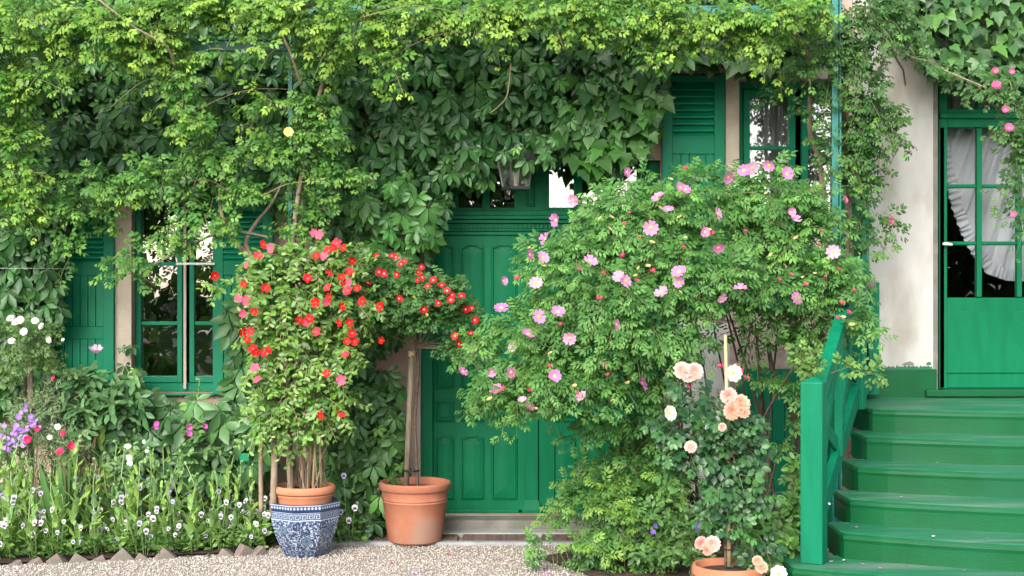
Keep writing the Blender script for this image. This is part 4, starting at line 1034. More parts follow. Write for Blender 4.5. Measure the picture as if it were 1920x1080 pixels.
for k in range(8):
    for h, w in ((73.3 * S, .006), (86.6 * S, .005), (100.2 * S, .0045)): strip(ring, k, (-1.0, h), (1.0, h), w, .0030)
    blueband.add([onface(k, -1, hk0, .001), onface(k, 1, hk0, .001), onface(k, 1, hk1, .001), onface(k, -1, hk1, .001)], [(0, 1, 2, 3)])
    for i in range(4):
        c = -.75 + .5 * i; w = .19; m = (hk0 + hk1) / 2; hh = (hk1 - hk0) * .38
        pts = [(c - w, m - hh), (c - w, m + hh), (c + w, m + hh), (c + w, m - hh), (c - w * .35, m - hh), (c - w * .35, m + hh * .3), (c + w * .4, m + hh * .3)]
        for a, b in zip(pts[:-1], pts[1:]): strip(key, k, a, b, .0028, .0022)
    for i in range(8):
        u = -.875 + .25 * i; h = 95.6 * S; n = 8
        dots.add([onface(k, u + .075 * math.cos(2 * math.pi * q / n), h + .0085 * math.sin(2 * math.pi * q / n), .002) for q in range(n)], [tuple(range(n))])
    for (u0, h0) in (((-.02, 54 * S),) if k % 2 else ((.0, 33 * S), )):
        half = oct_r(h0) * math.sin(math.pi / 8); n = 14
        star.add([onface(k, u0 + .030 / half * math.cos(2 * math.pi * q / 20), h0 + .030 * math.sin(2 * math.pi * q / 20), .0012) for q in range(20)], [tuple(range(20))])
        for q in range(n):
            a = 2 * math.pi * q / n
            strip(starw, k, (u0 + .011 / half * math.cos(a), h0 + .011 * math.sin(a)), (u0 + .029 / half * math.cos(a), h0 + .029 * math.sin(a)), .0016, .0024)
    for i in range(2):
        c = -.5 + i; h0, h1 = 2.5 * S, 15 * S
        pts = [(c - .4, h0), (c - .4, h1 - 3 * S), (c - .2, h1), (c + .2, h1), (c + .4, h1 - 3 * S), (c + .4, h0)]
        panelm.add([onface(k, u, h, .0012) for u, h in pts][::-1], [tuple(range(6))])
        for a, b in zip(pts[:-1], pts[1:]): strip(dots, k, a, b, .0022, .0022)
        strip(dots, k, (c, h0 + 2 * S), (c, h1 - 3 * S), .003, .0022); strip(dots, k, (c - .2, 8 * S), (c + .2, 8 * S), .003, .0022)
for mb, nm, m in ((ring, 'white_band', M_pw), (blueband, 'blue_band', M_pb), (key, 'key_pattern', M_pw), (dots, 'white_pattern', M_pw), (star, 'rosette', M_teal_blue), (starw, 'rosette_ray', M_pw), (panelm, 'lappet', M_pb)):
    mb.build(nm, m, plant_pot)['kind'] = 'stuff'

def pot(name, c, prof, m, label, soil_r, soil_z):
    t = thing(name, tuple(c), label, 'flower pot')
    MB().lathe(c, prof, 48).build('pot_body', m, t, smooth=False)
    for p in t.children[0].data.polygons: p.use_smooth = True
    md = t.children[0].modifiers.new('edge', 'EDGE_SPLIT'); md.split_angle = .6
    n = 24; V = [(c[0], c[1], c[2] + soil_z + .012)] + [(c[0] + soil_r * math.cos(2 * math.pi * k / n), c[1] + soil_r * math.sin(2 * math.pi * k / n), c[2] + soil_z) for k in range(n)]
    MB().add(V, [(0, 1 + k, 1 + (k + 1) % n) for k in range(n)]).build('soil', M_soil, t)
    return t
ic = pc.copy(); ic[2] = 101.5 * S
q = lambda r, h: (r * S, h * S)
pot('terracotta_pot', ic, [q(46, -14), q(51, 0), q(52, 8), q(53.5, 10), q(54, 12), q(53, 13.5), q(54.5, 15), q(57, 17), q(58, 21), q(57.5, 26), q(55, 29), q(52, 29.5), q(50.5, 27), q(50, 20)], M_terra2, 'shallow orange terracotta pot set inside the blue and white planter', 50 * S, 20 * S)
z2 = 9.42; S2 = z2 / F; c2 = P(778, 1018, z2); c2[2] = 0.012
q = lambda r, h: (r * S2, h * S2)
pot('terracotta_pot', c2, [q(47, 0), q(50, 3), q(52, 14), q(57, 50), q(60, 74), q(61.5, 76), q(60.5, 79), q(62, 81), q(61, 84), q(62, 92), q(62.5, 97), q(66, 98), q(68, 102), q(67.5, 109), q(65, 112), q(61, 112), q(59, 106), q(57, 92)], M_terra, 'large plain terracotta pot beside the entrance door', 57.5 * S2, 98 * S2)
z3 = 7.5; S3 = z3 / F; c3 = P(1366, 1060, z3); c3[2] = 0.0
ph = P(0, 1058, z3)[2]
q = lambda r, h: (r * S3, ph + h * S3)
pot('terracotta_pot', c3, [(.125, 0), (.13, .01), q(55, -26), q(57, -22), q(65, -21), q(68, -17), q(68, -4), q(66.5, 0), q(62, 0), q(60, -5), q(57, -20)], M_terra2, 'terracotta pot holding the peach rose at the foot of the picture', 58 * S3, ph - 13 * S3)

# ------------------------------------------------------------------ red flowering climber in the planter
rm = thing('red_mandevilla', tuple(ic + np.array([0, 0, .06])), 'tall climber with scarlet trumpet flowers growing in the blue porcelain planter', 'flowering plant')
Lc = Leaves(); zz = 8.9
B = [(575, 480, 80, 45, zz, .25), (500, 510, 50, 50, zz, .22), (640, 500, 50, 50, zz, .22), (540, 560, 80, 60, zz - .05, .28), (640, 570, 55, 60, zz, .25), (500, 640, 45, 80, zz, .22), (580, 640, 70, 70, zz, .25), (640, 660, 40, 60, zz, .2), (530, 730, 55, 60, zz, .22), (600, 740, 55, 60, zz, .22), (560, 800, 60, 40, zz, .2, .6), (500, 790, 35, 40, zz, .15, .6), (640, 770, 20, 40, zz, .12, .7), (690, 570, 25, 60, zz, .12, .5), (420, 540, 30, 8, zz, .05, .6)]
ps = shoots(Lc, B, .0050, .19, 10, .052, (.05, .135, .02), (.13, .25, .035), droop=.4, newpow=1.6, up=.1, lspread=1.0)
foliage(rm, T_OVAL, Lc, M_leaf_gloss, 220, cell=18)
stems_mesh(rm, ps, .0022, M_cane)
ps = []
for _ in range(26):
    x0, x1 = rng.uniform(538, 610), rng.uniform(490, 650); y1 = rng.uniform(520, 760); t = np.linspace(0, 1, 10)[:, None]
    p0, p1 = P(x0, 920, zc) + [0, rng.uniform(-.12, .12), 0], P(x1, y1, zz + rng.uniform(-.12, .12)); p0[2] = ic[2] + .06
    ps.append(p0 * (1 - t) + p1 * t + np.cumsum(rng.normal(0, .007, (10, 3)), 0))
stems_mesh(rm, np.array(ps), .0045, M_grey_bark, 'twining_stems')
for x0, x1, y1 in ((541, 551, 560), (548, 540, 640), (562, 566, 380), (578, 590, 600), (590, 600, 650), (603, 596, 700), (570, 560, 620)):
    a, b = P(x0, 920, zc) + [0, random.uniform(-.1, .1), 0], P(x1, y1, zc); a[2] = ic[2] + .05
    MB().tube([a, b], .0085, 7).build('bamboo_cane', M_cane, rm, smooth=True)
red = [flower_np(5, .028, c, (.65, .33, .02), rc=.14, cup=.35, W=.85, notch=-.05, eye=(.5, .05, .02)) for c in ((.62, .012, .018), (.70, .035, .06), (.55, .008, .012))]
pkr = flower_np(5, .028, (.72, .10, .19), (.6, .2, .05), cup=.35, W=.85, notch=-.05)
FR = [(588, 437), (600, 440), (495, 458), (508, 465), (484, 480), (463, 497), (403, 517), (458, 533), (498, 540), (447, 560), (461, 563), (455, 588), (476, 585), (470, 620), (455, 622), (463, 637), (480, 660), (493, 662), (475, 655), (478, 690), (483, 712), (505, 655), (577, 522), (593, 480), (608, 480), (616, 470), (632, 456), (645, 465), (660, 489), (625, 465), (618, 510), (614, 540), (592, 567), (612, 565), (618, 557), (640, 520), (655, 510), (563, 600), (574, 603), (580, 598), (594, 622), (640, 575), (652, 545), (670, 540), (680, 565), (660, 625), (665, 640), (648, 665), (613, 700), (640, 712), (640, 775), (600, 780), (655, 530), (637, 605), (650, 640), (642, 530), (575, 520), (713, 575), (714, 638), (655, 605)]
for x, y in FR:
    inst('flower', pkr if (y < 470 and x < 605 and x > 500) or random.random() < .22 else random.choice(red), rm, M=faceM(P(x, y, surf_z(x, y, B, .13, 8.75)), front_n(.6, .2), random.uniform(.85, 1.2)))

# ------------------------------------------------------------------ red standard rose in the terracotta pot
sr = thing('red_standard_rose', tuple(c2 + np.array([0, 0, 98 * S2])), 'standard rose with small dark red flowers on a bare trunk by the door', 'standard rose')
Lc = Leaves()
B = [(700, 520, 30, 40, 9.35, .2), (735, 520, 50, 40, 9.3, .25), (780, 550, 60, 45, 9.25, .3), (830, 560, 45, 40, 9.3, .3), (740, 580, 55, 40, 9.3, .3), (800, 600, 60, 30, 9.3, .25, .8), (870, 600, 30, 40, 9.35, .2), (860, 645, 35, 25, 9.3, .15, .8), (700, 600, 30, 40, 9.4, .2, .8), (850, 530, 30, 16, 9.3, .1, .7)]
ps = shoots(Lc, B, .0060, .15, 8, .082, (.042, .13, .03), (.10, .23, .06), droop=.4, newpow=2)
foliage(sr, T_ROSE, Lc, M_leaf, 160, cell=16); stems_mesh(sr, ps, .002, M_gstem)
sp = 98 * S2 + .012
def PZ(px, py, z): return P(px, py, z)
MB().tube([(PZ(762, 910, 9.42)), PZ(766, 800, 9.42), PZ(772, 662, 9.42)], [.020, .019, .018], 10).build('stake', M_stake, sr, smooth=True)
stem_part(sr, [(783, 915, 9.45), (780, 840, 9.45), (778, 780, 9.45), (784, 700, 9.45), (782, 640, 9.45), (784, 610, 9.42)], (.012, .011, .011, .013, .012), M_bark, 'trunk')
MB().tube([PZ(758, 883, 9.38), PZ(775, 884, 9.36), PZ(786, 882, 9.42)], .008, 6).build('tie', M_black, sr)
for k in range(24):
    t = 2 * math.pi * k / 24; MB if False else None
MB().lathe(PZ(772, 668, 9.42), [(.022, 0), (.025, .008), (.025, .03), (.022, .036)], 12).build('collar', M_cane, sr)
for k in range(22):
    b = B[rng.integers(0, len(B))]; tx, ty = b[0] + rng.normal(0, b[2] * .4), b[1] + b[3] * rng.uniform(-.3, .45)
    p0, p2 = P(783 + rng.normal(0, 3), 648 + rng.uniform(-8, 8), 9.44), P(tx, ty, b[4]); pm = (p0 + p2) / 2; pm[0] += (p2[0] - p0[0]) * .15; pm[2] -= .015
    MB().tube([(1 - t) ** 2 * p0 + 2 * t * (1 - t) * pm + t * t * p2 for t in np.linspace(0, 1, 8)], list(np.linspace(.006, .003, 8)), 5).build('branch', M_grey_bark, sr, smooth=True)
dred = [flower_np(5, .026, c, (.75, .55, .2), rc=.15, cup=.3, eye=(.75, .55, .5)) for c in ((.45, .006, .015), (.55, .012, .025))]
FR2 = [(706, 480), (742, 482), (752, 495), (711, 510), (720, 513), (744, 515), (790, 500), (784, 510), (783, 525), (792, 520), (802, 537), (812, 525), (828, 535), (838, 545), (795, 580), (822, 568), (848, 553), (865, 555), (885, 578), (890, 600), (883, 625), (895, 600), (893, 650), (853, 630), (860, 645), (885, 655), (748, 560), (873, 580), (735, 480), (758, 490), (690, 530), (845, 562)]
for x, y in FR2: inst('flower', random.choice(dred), sr, M=faceM(P(x, y, surf_z(x, y, B, .10, 9.2)), front_n(.6, .35), random.uniform(.8, 1.1)))
ylw = flower_np(5, .012, (.65, .5, .06), (.6, .45, .05), name='yellow_leaf')
for x, y in ((770, 550), (776, 556), (785, 553), (800, 590), (764, 545)): inst('yellow_leaf', ylw, sr, M=faceM(P(x, y, 9.0), front_n(.5, .4)))

# ------------------------------------------------------------------ peach rose standard in front
pr = thing('peach_rose', tuple(np.array([c3[0], c3[1], ph - 13 * S3])), 'peach pink standard rose tied to a bamboo stake in a clay pot', 'standard rose')
Lc = Leaves(); zr = 7.6
B = [(1330, 760, 60, 40, zr, .2, .5), (1290, 830, 40, 55, zr, .2), (1370, 830, 45, 60, zr, .2), (1265, 800, 25, 40, zr, .15), (1350, 900, 45, 50, zr, .2), (1385, 910, 35, 45, zr, .15), (1400, 770, 35, 45, zr, .15, .5), (1360, 975, 22, 25, zr, .1), (1290, 730, 30, 20, zr, .1, .6), (1410, 1000, 30, 40, zr, .12, .5)]
ps = shoots(Lc, B, .0017, .17, 7, .115, (.015, .056, .018), (.055, .16, .035), droop=.6, newpow=2)
foliage(pr, T_DARKROSE, Lc, M_leaf_gloss, 180, cell=22); stems_mesh(pr, ps, .003, M_gstem)
MB().tube([P(1367, 1062, 7.5), P(1366, 900, 7.5), P(1360, 628, 7.55)], [.0115, .011, .009], 9).build('bamboo_stake', M_cane, pr, smooth=True)
stem_part(pr, [(1361, 1062, 7.52), (1360, 980, 7.52), (1358, 900, 7.52), (1352, 800, 7.55), (1345, 730, 7.55)], (.009, .009, .009, .007), M_bark, 'trunk')
MB().tube([P(1357, 1030, 7.5), P(1366, 1031, 7.478), P(1373, 1030, 7.5)], .003, 5).build('tie', M_black, pr)
def rose_full(col, s=.05, name='flower'):
    ps = []; cs = []
    for l, (n, r, cup) in enumerate(((7, 1.0, .2), (7, .86, .55), (6, .68, .95), (5, .46, 1.5), (4, .28, 2.2))):
        for k in range(n):
            v, t = rot_tp(petal_tp(r, .78 * r, cup, .06), 2 * math.pi * (k + .5 * (l % 2)) / n + random.gauss(0, .12)); ps.append((v + [0, 0, .05 * l], t))
            f = l / 4; cs.append(np.tile(np.array(col[0]) * (1 - f) + np.array(col[1]) * f, (len(v), 1)) * random.uniform(.93, 1.05))
    V, T = joinT(ps); return np_mesh(name, V * s, T, np.concatenate(cs), [M_petal])
peach = [rose_full(((.76, .48, .38), (.76, .32, .19))), rose_full(((.78, .55, .50), (.74, .40, .31))), rose_full(((.76, .48, .37), (.76, .35, .22)))]
cream = flower_np(7, .048, (.82, .74, .62), (.72, .5, .08), rc=.22, cup=.35, layers=2)
for x, y, k, s in ((1279, 695, 1, 1), (1302, 697, 1, 1), (1290, 705, 1, .8), (1366, 742, 1, .95), (1389, 757, 2, 1.05), (1372, 771, 0, 1.0), (1393, 772, 2, .8), (1354, 801, 1, .5), (1295, 838, 1, .7), (1313, 1018, 1, .8), (1336, 1020, 1, .9), (1327, 1030, 0, .7), (1428, 1064, 0, .7), (1420, 1052, 2, .6)):
    inst('flower', peach[k], pr, M=faceM(P(x, y, 7.28 if y < 1000 else 7.2), front_n(.3, .25), s))
for x, y, s in ((1375, 700, 1), (1255, 775, .9), (1460, 1076, .95)): inst('flower', cream, pr, M=faceM(P(x, y, 7.3), front_n(.25, .25), s))
for x, y in ((1352, 690), (1392, 700), (1398, 712), (1290, 728), (1382, 690)): inst('bud', bud, pr, M=faceM(P(x, y, 7.4), (random.gauss(0, .4), -.3, 1), 1.1))

# ------------------------------------------------------------------ white standard rose at the left
wr = thing('white_standard_rose', tuple(P(57, 930, 9.3) * [1, 1, 0] + [0, 0, .02]), 'small standard rose with white flowers at the left edge of the bed', 'standard rose')
Lc = Leaves()
B = [(20, 630, 40, 35, 9.25, .2), (75, 625, 40, 35, 9.2, .2), (50, 670, 50, 30, 9.25, .2, .8), (5, 690, 40, 30, 9.3, .2, .7), (100, 660, 18, 30, 9.2, .12, .6)]
ps = shoots(Lc, B, .0042, .16, 7, .080, (.06, .14, .035), (.14, .22, .06), droop=.4)
foliage(wr, T_ROSE, Lc, M_leaf, 80, cell=18); stems_mesh(wr, ps, .0022, M_gstem)
MB().tube([P(57, 1000, 9.3), P(58, 840, 9.3), P(56, 690, 9.3)], [.021, .021, .019], 8).build('stake', M_stake, wr, smooth=True)
stem_part(wr, [(42, 1000, 9.32), (42, 800, 9.32), (50, 700, 9.3), (60, 660, 9.28)], (.012, .011, .009), M_bark, 'trunk')
for tx, ty in ((20, 640), (90, 650), (105, 690), (60, 630), (30, 610), (10, 690)): stem_part(wr, [(56, 695, 9.28), ((56 + tx) / 2, 680, 9.27), (tx, ty, 9.2)], (.006, .003), M_grey_bark, 'branch', 5)
wf = rose_full(((.80, .80, .76), (.80, .76, .66)), .031)
for x, y in ((20, 597), (38, 600), (66, 602), (45, 622), (22, 640), (92, 637), (78, 612), (118, 637), (30, 604)): inst('flower', wf, wr, M=faceM(P(x, y, 9.0), front_n(.35, .5), random.uniform(.7, 1.05) if x < 110 else .4))

# ------------------------------------------------------------------ flower bed
def bed_front(px): return np.interp(px, [-300, 0, 490], [8.62, 8.72, 9.06])
# poppies
T_POP = leaflet(1, .27, ((.15, .75), (.35, 1.0), (.55, .85), (.75, .95)), .35, .28)
T_POP[0][:, 1] *= 1 + .18 * np.sin(T_POP[0][:, 0] * 19)
T_POP[0][:, 2] += .05 * np.sin(T_POP[0][:, 0] * 15 + np.sign(T_POP[0][:, 1]))
pop_leaf = [np_mesh('leaf', T_POP[0], T_POP[1], np.tile(np.array(c), (len(T_POP[0]), 1)), [M_pale], smooth=True) for c in ((.20, .35, .10), (.24, .40, .09), (.18, .32, .13), (.28, .43, .09))]
def bud_mesh():
    return MB().lathe((0, 0, 0), [(.002, 0), (.008, .006), (.011, .016), (.009, .026), (.003, .032)], 7).mesh('bud', mat('poppy_bud', (.14, .24, .09), .6), smooth=True)
BM = bud_mesh(); M_pstem = mat('poppy_stem', (.15, .24, .08), .6)
def poppy_proto(H, nl, leafy=1.0):
    root = thing('poppy_plant', (0, 0, 0), 'grey green poppy plant in bud standing among others in the flower bed', 'poppy', 'poppy plants in the flower bed')
    wob = [random.gauss(0, .02) for _ in range(3)]
    pts = [(0, 0, -.02), (wob[0], wob[1], H * .4), (wob[1], wob[2], H * .75), (wob[0] * 1.5, wob[2], H)]
    MB().tube(pts, [.006, .005, .004, .003], 5).build('stem', M_pstem, root, smooth=True)
    for k in range(nl):
        t = (k + .3) / nl; a = k * 2.4 + random.gauss(0, .3); z = .03 + t * (H - .05)
        s = (.125 * (1 - t) + .06) * random.uniform(.8, 1.2) * leafy; tilt = 1.0 + .3 * t + random.gauss(0, .2)
        M = Matrix.Translation((wob[0] * t, wob[1] * t, z)) @ Matrix.Rotation(a, 4, 'Z') @ Matrix.Rotation(-tilt, 4, 'Y') @ Matrix.Scale(s, 4)
        inst('leaf', random.choice(pop_leaf), root, M=M)
    bm = inst('bud', BM, root, loc=(pts[-1][0], pts[-1][1], H - .002)); bm.rotation_euler = (random.uniform(.2, 2.2), 0, random.uniform(0, 6))
    return root
protos = [poppy_proto(h, n) for h, n in ((.52, 13), (.60, 14), (.70, 15), (.46, 12), (.56, 14))]
spots = []
for px in np.arange(-40, 485, 21):
    for row in range(4):
        d = row * .22 + rng.uniform(.0, .17); x = px + rng.uniform(-14, 14)
        if x > 410 and row > 1: continue
        spots.append((x, bed_front(x) + d, row))
prow = {}
for i, (px, z, row) in enumerate(spots):
    o = protos[i] if i < len(protos) else copy_tree(random.choice(protos))
    p = P(px, 0, z); s = random.uniform(.65, 1.15) * (1 + .09 * row); o.location = (p[0], p[1], .02); o.rotation_euler = (random.gauss(0, .05), random.gauss(0, .05), random.uniform(0, 6.28)); o.scale = (s, s, s); prow.setdefault(row, []).append((px, o))
for row, its in prow.items(): relabel(its, '{} grey green poppy from the left in the ' + ('front', 'second', 'third', 'back')[row] + ' row of the bed')
# tall poppies before the window and one in flower
for px, z, h, lb in ((370, 9.6, 1.08, 'tall grey green poppy in bud under the left window'), (182, 9.5, 1.10, 'pale pink opium poppy in flower in front of the left shutter'), (148, 9.45, 1.0, 'tall poppy stem before the left shutter, beside the pink poppy')):
    o = poppy_proto(h, 11, 1.0); p = P(px, 0, z); o.location = (p[0], p[1], .02); o['label'] = lb; del o['group']
    if 'flower' in lb:
        pf = flower_np(4, .055, (.72, .50, .66), (.3, .35, .15), rc=.12, cup=1.3, W=1.5, notch=.02)
        inst('flower', pf, o, M=faceM(P(180, 662, z), (0.1, -.35, 1), .85))
# pansies
M_pan = leafmat('pansy_leaf', .5, .4, .2)
def pansy_flower(c1, c2):
    ps = []; cs = []
    for a, r, c in ((1.15, 1.0, c2), (math.pi - 1.15, 1.0, c2), (.1, .85, c1), (math.pi - .1, .85, c1), (-math.pi / 2, 1.0, c1)):
        v, t = rot_tp(petal_tp(r, 1.15 * r, .12, .02), a); v[:, 2] += .04 * len(ps); ps.append((v, t))
        rr = np.linalg.norm(v[:, :2], axis=1)[:, None]; dark = (rr < .5) & (np.abs(v[:, :1]) < .6) if c is c1 else rr < .3
        cs.append(np.where(dark, np.array((.06, .015, .12)), np.array(c)))
    v, t = disc_center(.13, .3); ps.append((v, t)); cs.append(np.tile(np.array((.8, .5, .03)), (len(v), 1)))
    V, T = joinT(ps); return np_mesh('flower', V * .0175, T, np.concatenate(cs), [M_petal])
pans = [pansy_flower((.78, .76, .80), (.74, .72, .80)), pansy_flower((.70, .66, .80), (.50, .42, .72)), pansy_flower((.78, .76, .74), (.78, .77, .76)), pansy_flower((.50, .38, .70), (.40, .28, .66))]
def pansy_proto(n, white):
    root = thing('pansy_plant', (0, 0, 0), 'low pansy with small white and lilac flowers among the poppies', 'pansy', 'pansies in the flower bed'); L = Leaves()
    k = 60; a = rng.uniform(0, 6.28, k); r = rng.random(k) ** .6 * .10; z = rng.uniform(.01, .13, k)
    d = np.stack([np.cos(a), np.sin(a), rng.uniform(.1, .9, k)], 1)
    L.add(np.stack([np.cos(a) * r, np.sin(a) * r, z], 1), d, nrm(np.array([0, -.3, 1]) + rv(k) * .4), rng.uniform(.03, .055, k), mixc((.045, .12, .025), (.10, .21, .035), rng.random(k)))
    foliage(root, T_OVAL, L, M_pan, 0); sm = MB()
    for _ in range(n):
        a, r = random.uniform(0, 6.28), random.uniform(.03, .18); q = (math.cos(a) * r, math.sin(a) * r, random.uniform(.06, .38))
        sm.tube([(q[0] * .3, q[1] * .3, 0), (q[0] * .7, q[1] * .7, q[2] * .6), (q[0], q[1] + .004, q[2])], .0016, 4)
        inst('flower', random.choice(pans if not white else pans[:3]), root, M=faceM(q, (random.gauss(0, .4), -1, random.gauss(.35, .25)), random.uniform(.85, 1.15), spin=random.gauss(0, .2)))
    sm.build('stalks', M_pstem, root)['kind'] = 'stuff'
    return root
pp_ = [pansy_proto(6, False), pansy_proto(4, True), pansy_proto(6, True), pansy_proto(4, False)]
ps_ = []
for px in np.arange(-20, 505, 27):
    for row in range(3): ps_.append((px + rng.uniform(-12, 12), bed_front(px) + .07 + row * .25 + rng.uniform(-.06, .14), row))
ps_ += [(470, 9.5, 3), (490, 9.4, 3), (500, 9.55, 3), (510, 9.5, 3), (455, 9.55, 3), (485, 9.7, 3), (648, 9.5, 4), (655, 9.3, 4), (690, 9.6, 4)]
prow = {}
for i, (px, z, row) in enumerate(ps_):
    o = pp_[i] if i < 4 else copy_tree(random.choice(pp_))
    p = P(px, 0, z); s = random.uniform(.85, 1.25); o.location = (p[0], p[1], .015); o.rotation_euler = (0, 0, random.gauss(0, .5)); o.scale = (s, s, s); prow.setdefault(row, []).append((px, o))
for row, its in prow.items(): relabel(its, '{} white and lilac pansy from the left ' + ('at the front edge of the bed', 'in the second row of pansies', 'in the third row of pansies', 'behind the porcelain planter', 'between the two large pots')[row])
# undergrowth
L = Leaves(); n = 7000
px = rng.uniform(-60, 500, n); z = bed_front(px) + rng.uniform(.06, 1.0, n) ** 1.0; hh = rng.random(n) * (.06 + .30 * np.clip((z - 9.0), 0, 1))
X_ = (px - 960) / F * z; L.add(np.stack([X_, z - 10, .02 + hh], 1), np.stack([rng.normal(0, .6, n), rng.normal(-.1, .5, n), rng.uniform(.2, 1.2, n)], 1), nrm(np.array([0, -.6, .7]) + rv(n) * .5), rng.uniform(.03, .075, n), mixc((.07, .17, .035), (.20, .34, .08), rng.random(n)))
o = bpy.data.objects.new('undergrowth', leaf_mesh('undergrowth', T_OVAL, L.get(), M_pan, (0, 0, 0))); C.objects.link(o)
tag(o, 'low green leaves filling the flower bed between the poppies', None, None, 'stuff')
# feathery plants at the back left
def blades(name, label, cat, px0, px1, z0, z1, n, h0, h1, w, c1, c2, lean=.12, group=None):
    root = thing(name, tuple(P((px0 + px1) / 2, 0, (z0 + z1) / 2) * [1, 1, 0] + [0, 0, .02]), label, cat, group); L = Leaves()
    px = rng.uniform(px0, px1, n); z = rng.uniform(z0, z1, n)
    L.add(np.stack([(px - 960) / F * z, z - 10, np.full(n, .02)], 1), np.stack([rng.normal(0, lean, n), rng.normal(0, lean, n), np.ones(n)], 1), nrm(np.stack([rng.normal(0, .5, n), -np.ones(n), rng.normal(0, .3, n)], 1)), rng.uniform(h0, h1, n), mixc(c1, c2, rng.random(n)))
    return root, L
T_BLADE = leaflet(1, .075, ((.3, .9), (.6, 1.0), (.85, .6)), .3, .10)
r1, L = blades('sword_leaf_plant', 'clump of dark upright sword shaped leaves in the left of the bed', 'plant', 92, 128, 9.0, 9.15, 14, .42, .62, 0, (.04, .12, .03), (.07, .18, .035), .16); foliage(r1, T_BLADE, L, M_pan, 14, cell=4)
r1, L = blades('iris_plant', 'pale green iris leaves standing between the shrub and the peach rose', 'plant', 1258, 1300, 8.5, 8.7, 13, .38, .50, 0, (.13, .25, .04), (.18, .30, .06), .07); foliage(r1, T_BLADE, L, M_pan, 13, cell=4)
def bushy(name, label, cat, blobs, dens, L_, nl, size, co, cn, tp, m, ns, flowers=(), fm=None, group=None, droop=.2, up=.7, cell=18, stem_r=.0022):
    b = blobs[0]; root = thing(name, tuple(P(b[0], 0, b[4]) * [1, 1, 0] + [0, 0, .02]), label, cat, group); L = Leaves()
    ps = shoots(L, blobs, dens, L_, nl, size, co, cn, droop=droop, up=up); foliage(root, tp, L, m, ns, cell=cell); stems_mesh(root, ps, stem_r, M_gstem)
    # stalks down to the soil
    st = []
    for c in blobs:
        for _ in range(0 if name == 'rose_sprig' else 4):
            p1 = P(c[0] + rng.normal(0, c[2] * .4), c[1] + rng.normal(0, c[3] * .4), c[4]); p0 = np.array([p1[0] * .6 + P(c[0], 0, c[4])[0] * .4, p1[1], .0]); t = np.linspace(0, 1, 6)[:, None]
            st.append(p0 * (1 - t) + p1 * t + rng.normal(0, .006, (6, 3)))
    if st: stems_mesh(root, np.array(st), .004, M_gstem, 'stalks')
    for (x, y, s) in flowers: inst('flower', random.choice(fm), root, M=faceM(P(x, y, blobs[0][4] - blobs[0][5] - .06), front_n(.5, .5), s))
    return root
T_NEEDLE = leaflet(1, .16, ((.4, 1.0), (.75, .7)), .3, .2)
bushy('feathery_plant', 'feathery grey green plant beside the white rose trunk', 'plant', [(100, 780, 40, 60, 9.35, .2), (60, 800, 50, 50, 9.35, .2), (130, 840, 50, 50, 9.3, .2)], .008, .22, 16, .05, (.12, .19, .09), (.20, .27, .13), T_NEEDLE, M_pale, 0, cell=12)
pur = [flower_np(5, .020, c, (.5, .4, .3), cup=.3) for c in ((.28, .15, .52), (.36, .21, .58), (.40, .20, .50))]
pf = [(x + random.gauss(0, 6), y + random.gauss(0, 8), random.uniform(.7, 1.1)) for x, y in ((40, 812), (28, 810), (70, 793), (25, 820), (42, 770), (30, 825), (8, 812), (60, 800), (12, 835), (40, 825)) for _ in range(4)]
bushy('purple_stock', 'purple flowered stock at the left edge of the bed', 'flowering plant', [(30, 850, 40, 40, 9.2, .15), (60, 830, 30, 30, 9.2, .15)], .006, .2, 10, .06, (.07, .15, .05), (.14, .22, .08), T_NEEDLE, M_pale, 0, pf, pur)
rp = [flower_np(9, .028, (.62, .03, .12), (.5, .05, .1), cup=.35, W=.6, layers=2)]
bushy('red_ranunculus', 'bright pinkish red double daisies left of the sword leaved clump', 'flowering plant', [(60, 850, 25, 25, 9.0, .1, .6), (120, 860, 25, 20, 9.0, .1, .6)], .005, .15, 8, .05, (.08, .16, .05), (.14, .22, .07), T_NEEDLE, M_pale, 0, [(52, 824, 1), (70, 804, .7), (119, 813, .9), (133, 836, .95), (113, 847, 1), (100, 709, .6)], rp)
mg = [flower_np(8, .026, (.62, .12, .42), (.5, .1, .35), cup=.6, W=.6, layers=2)]
bushy('magenta_flower', 'three magenta tufted flowers below the left window', 'flowering plant', [(365, 850, 30, 40, 9.3, .12, .8)], .006, .2, 8, .06, (.06, .15, .04), (.12, .22, .06), T_OVAL, M_pan, 0, [(355, 801, .9), (355, 815, .9), (384, 800, .8), (294, 795, .8), (293, 802, .6)], mg)
wd = [flower_np(9, .022, (.78, .78, .74), (.7, .6, .1), cup=.2, W=.5)]
bushy('white_daisy', 'small white daisies in the middle of the flower bed', 'flowering plant', [(250, 890, 40, 40, 9.2, .12, .8)], .006, .2, 8, .055, (.08, .17, .06), (.14, .24, .08), T_OVAL, M_pan, 0, [(240, 837, 1), (242, 858, 1), (243, 869, 1), (275, 845, .7), (270, 828, .7), (108, 800, 1), (93, 820, .9)], wd)
bushy('poppy_foliage', 'tall leafy green plant under the left part of the window', 'plant', [(170, 740, 40, 40, 9.4, .2), (210, 770, 50, 50, 9.4, .2), (160, 800, 40, 40, 9.4, .2)], .003, .2, 7, .13, (.06, .15, .05), (.12, .23, .08), T_POP, M_pale, 30)
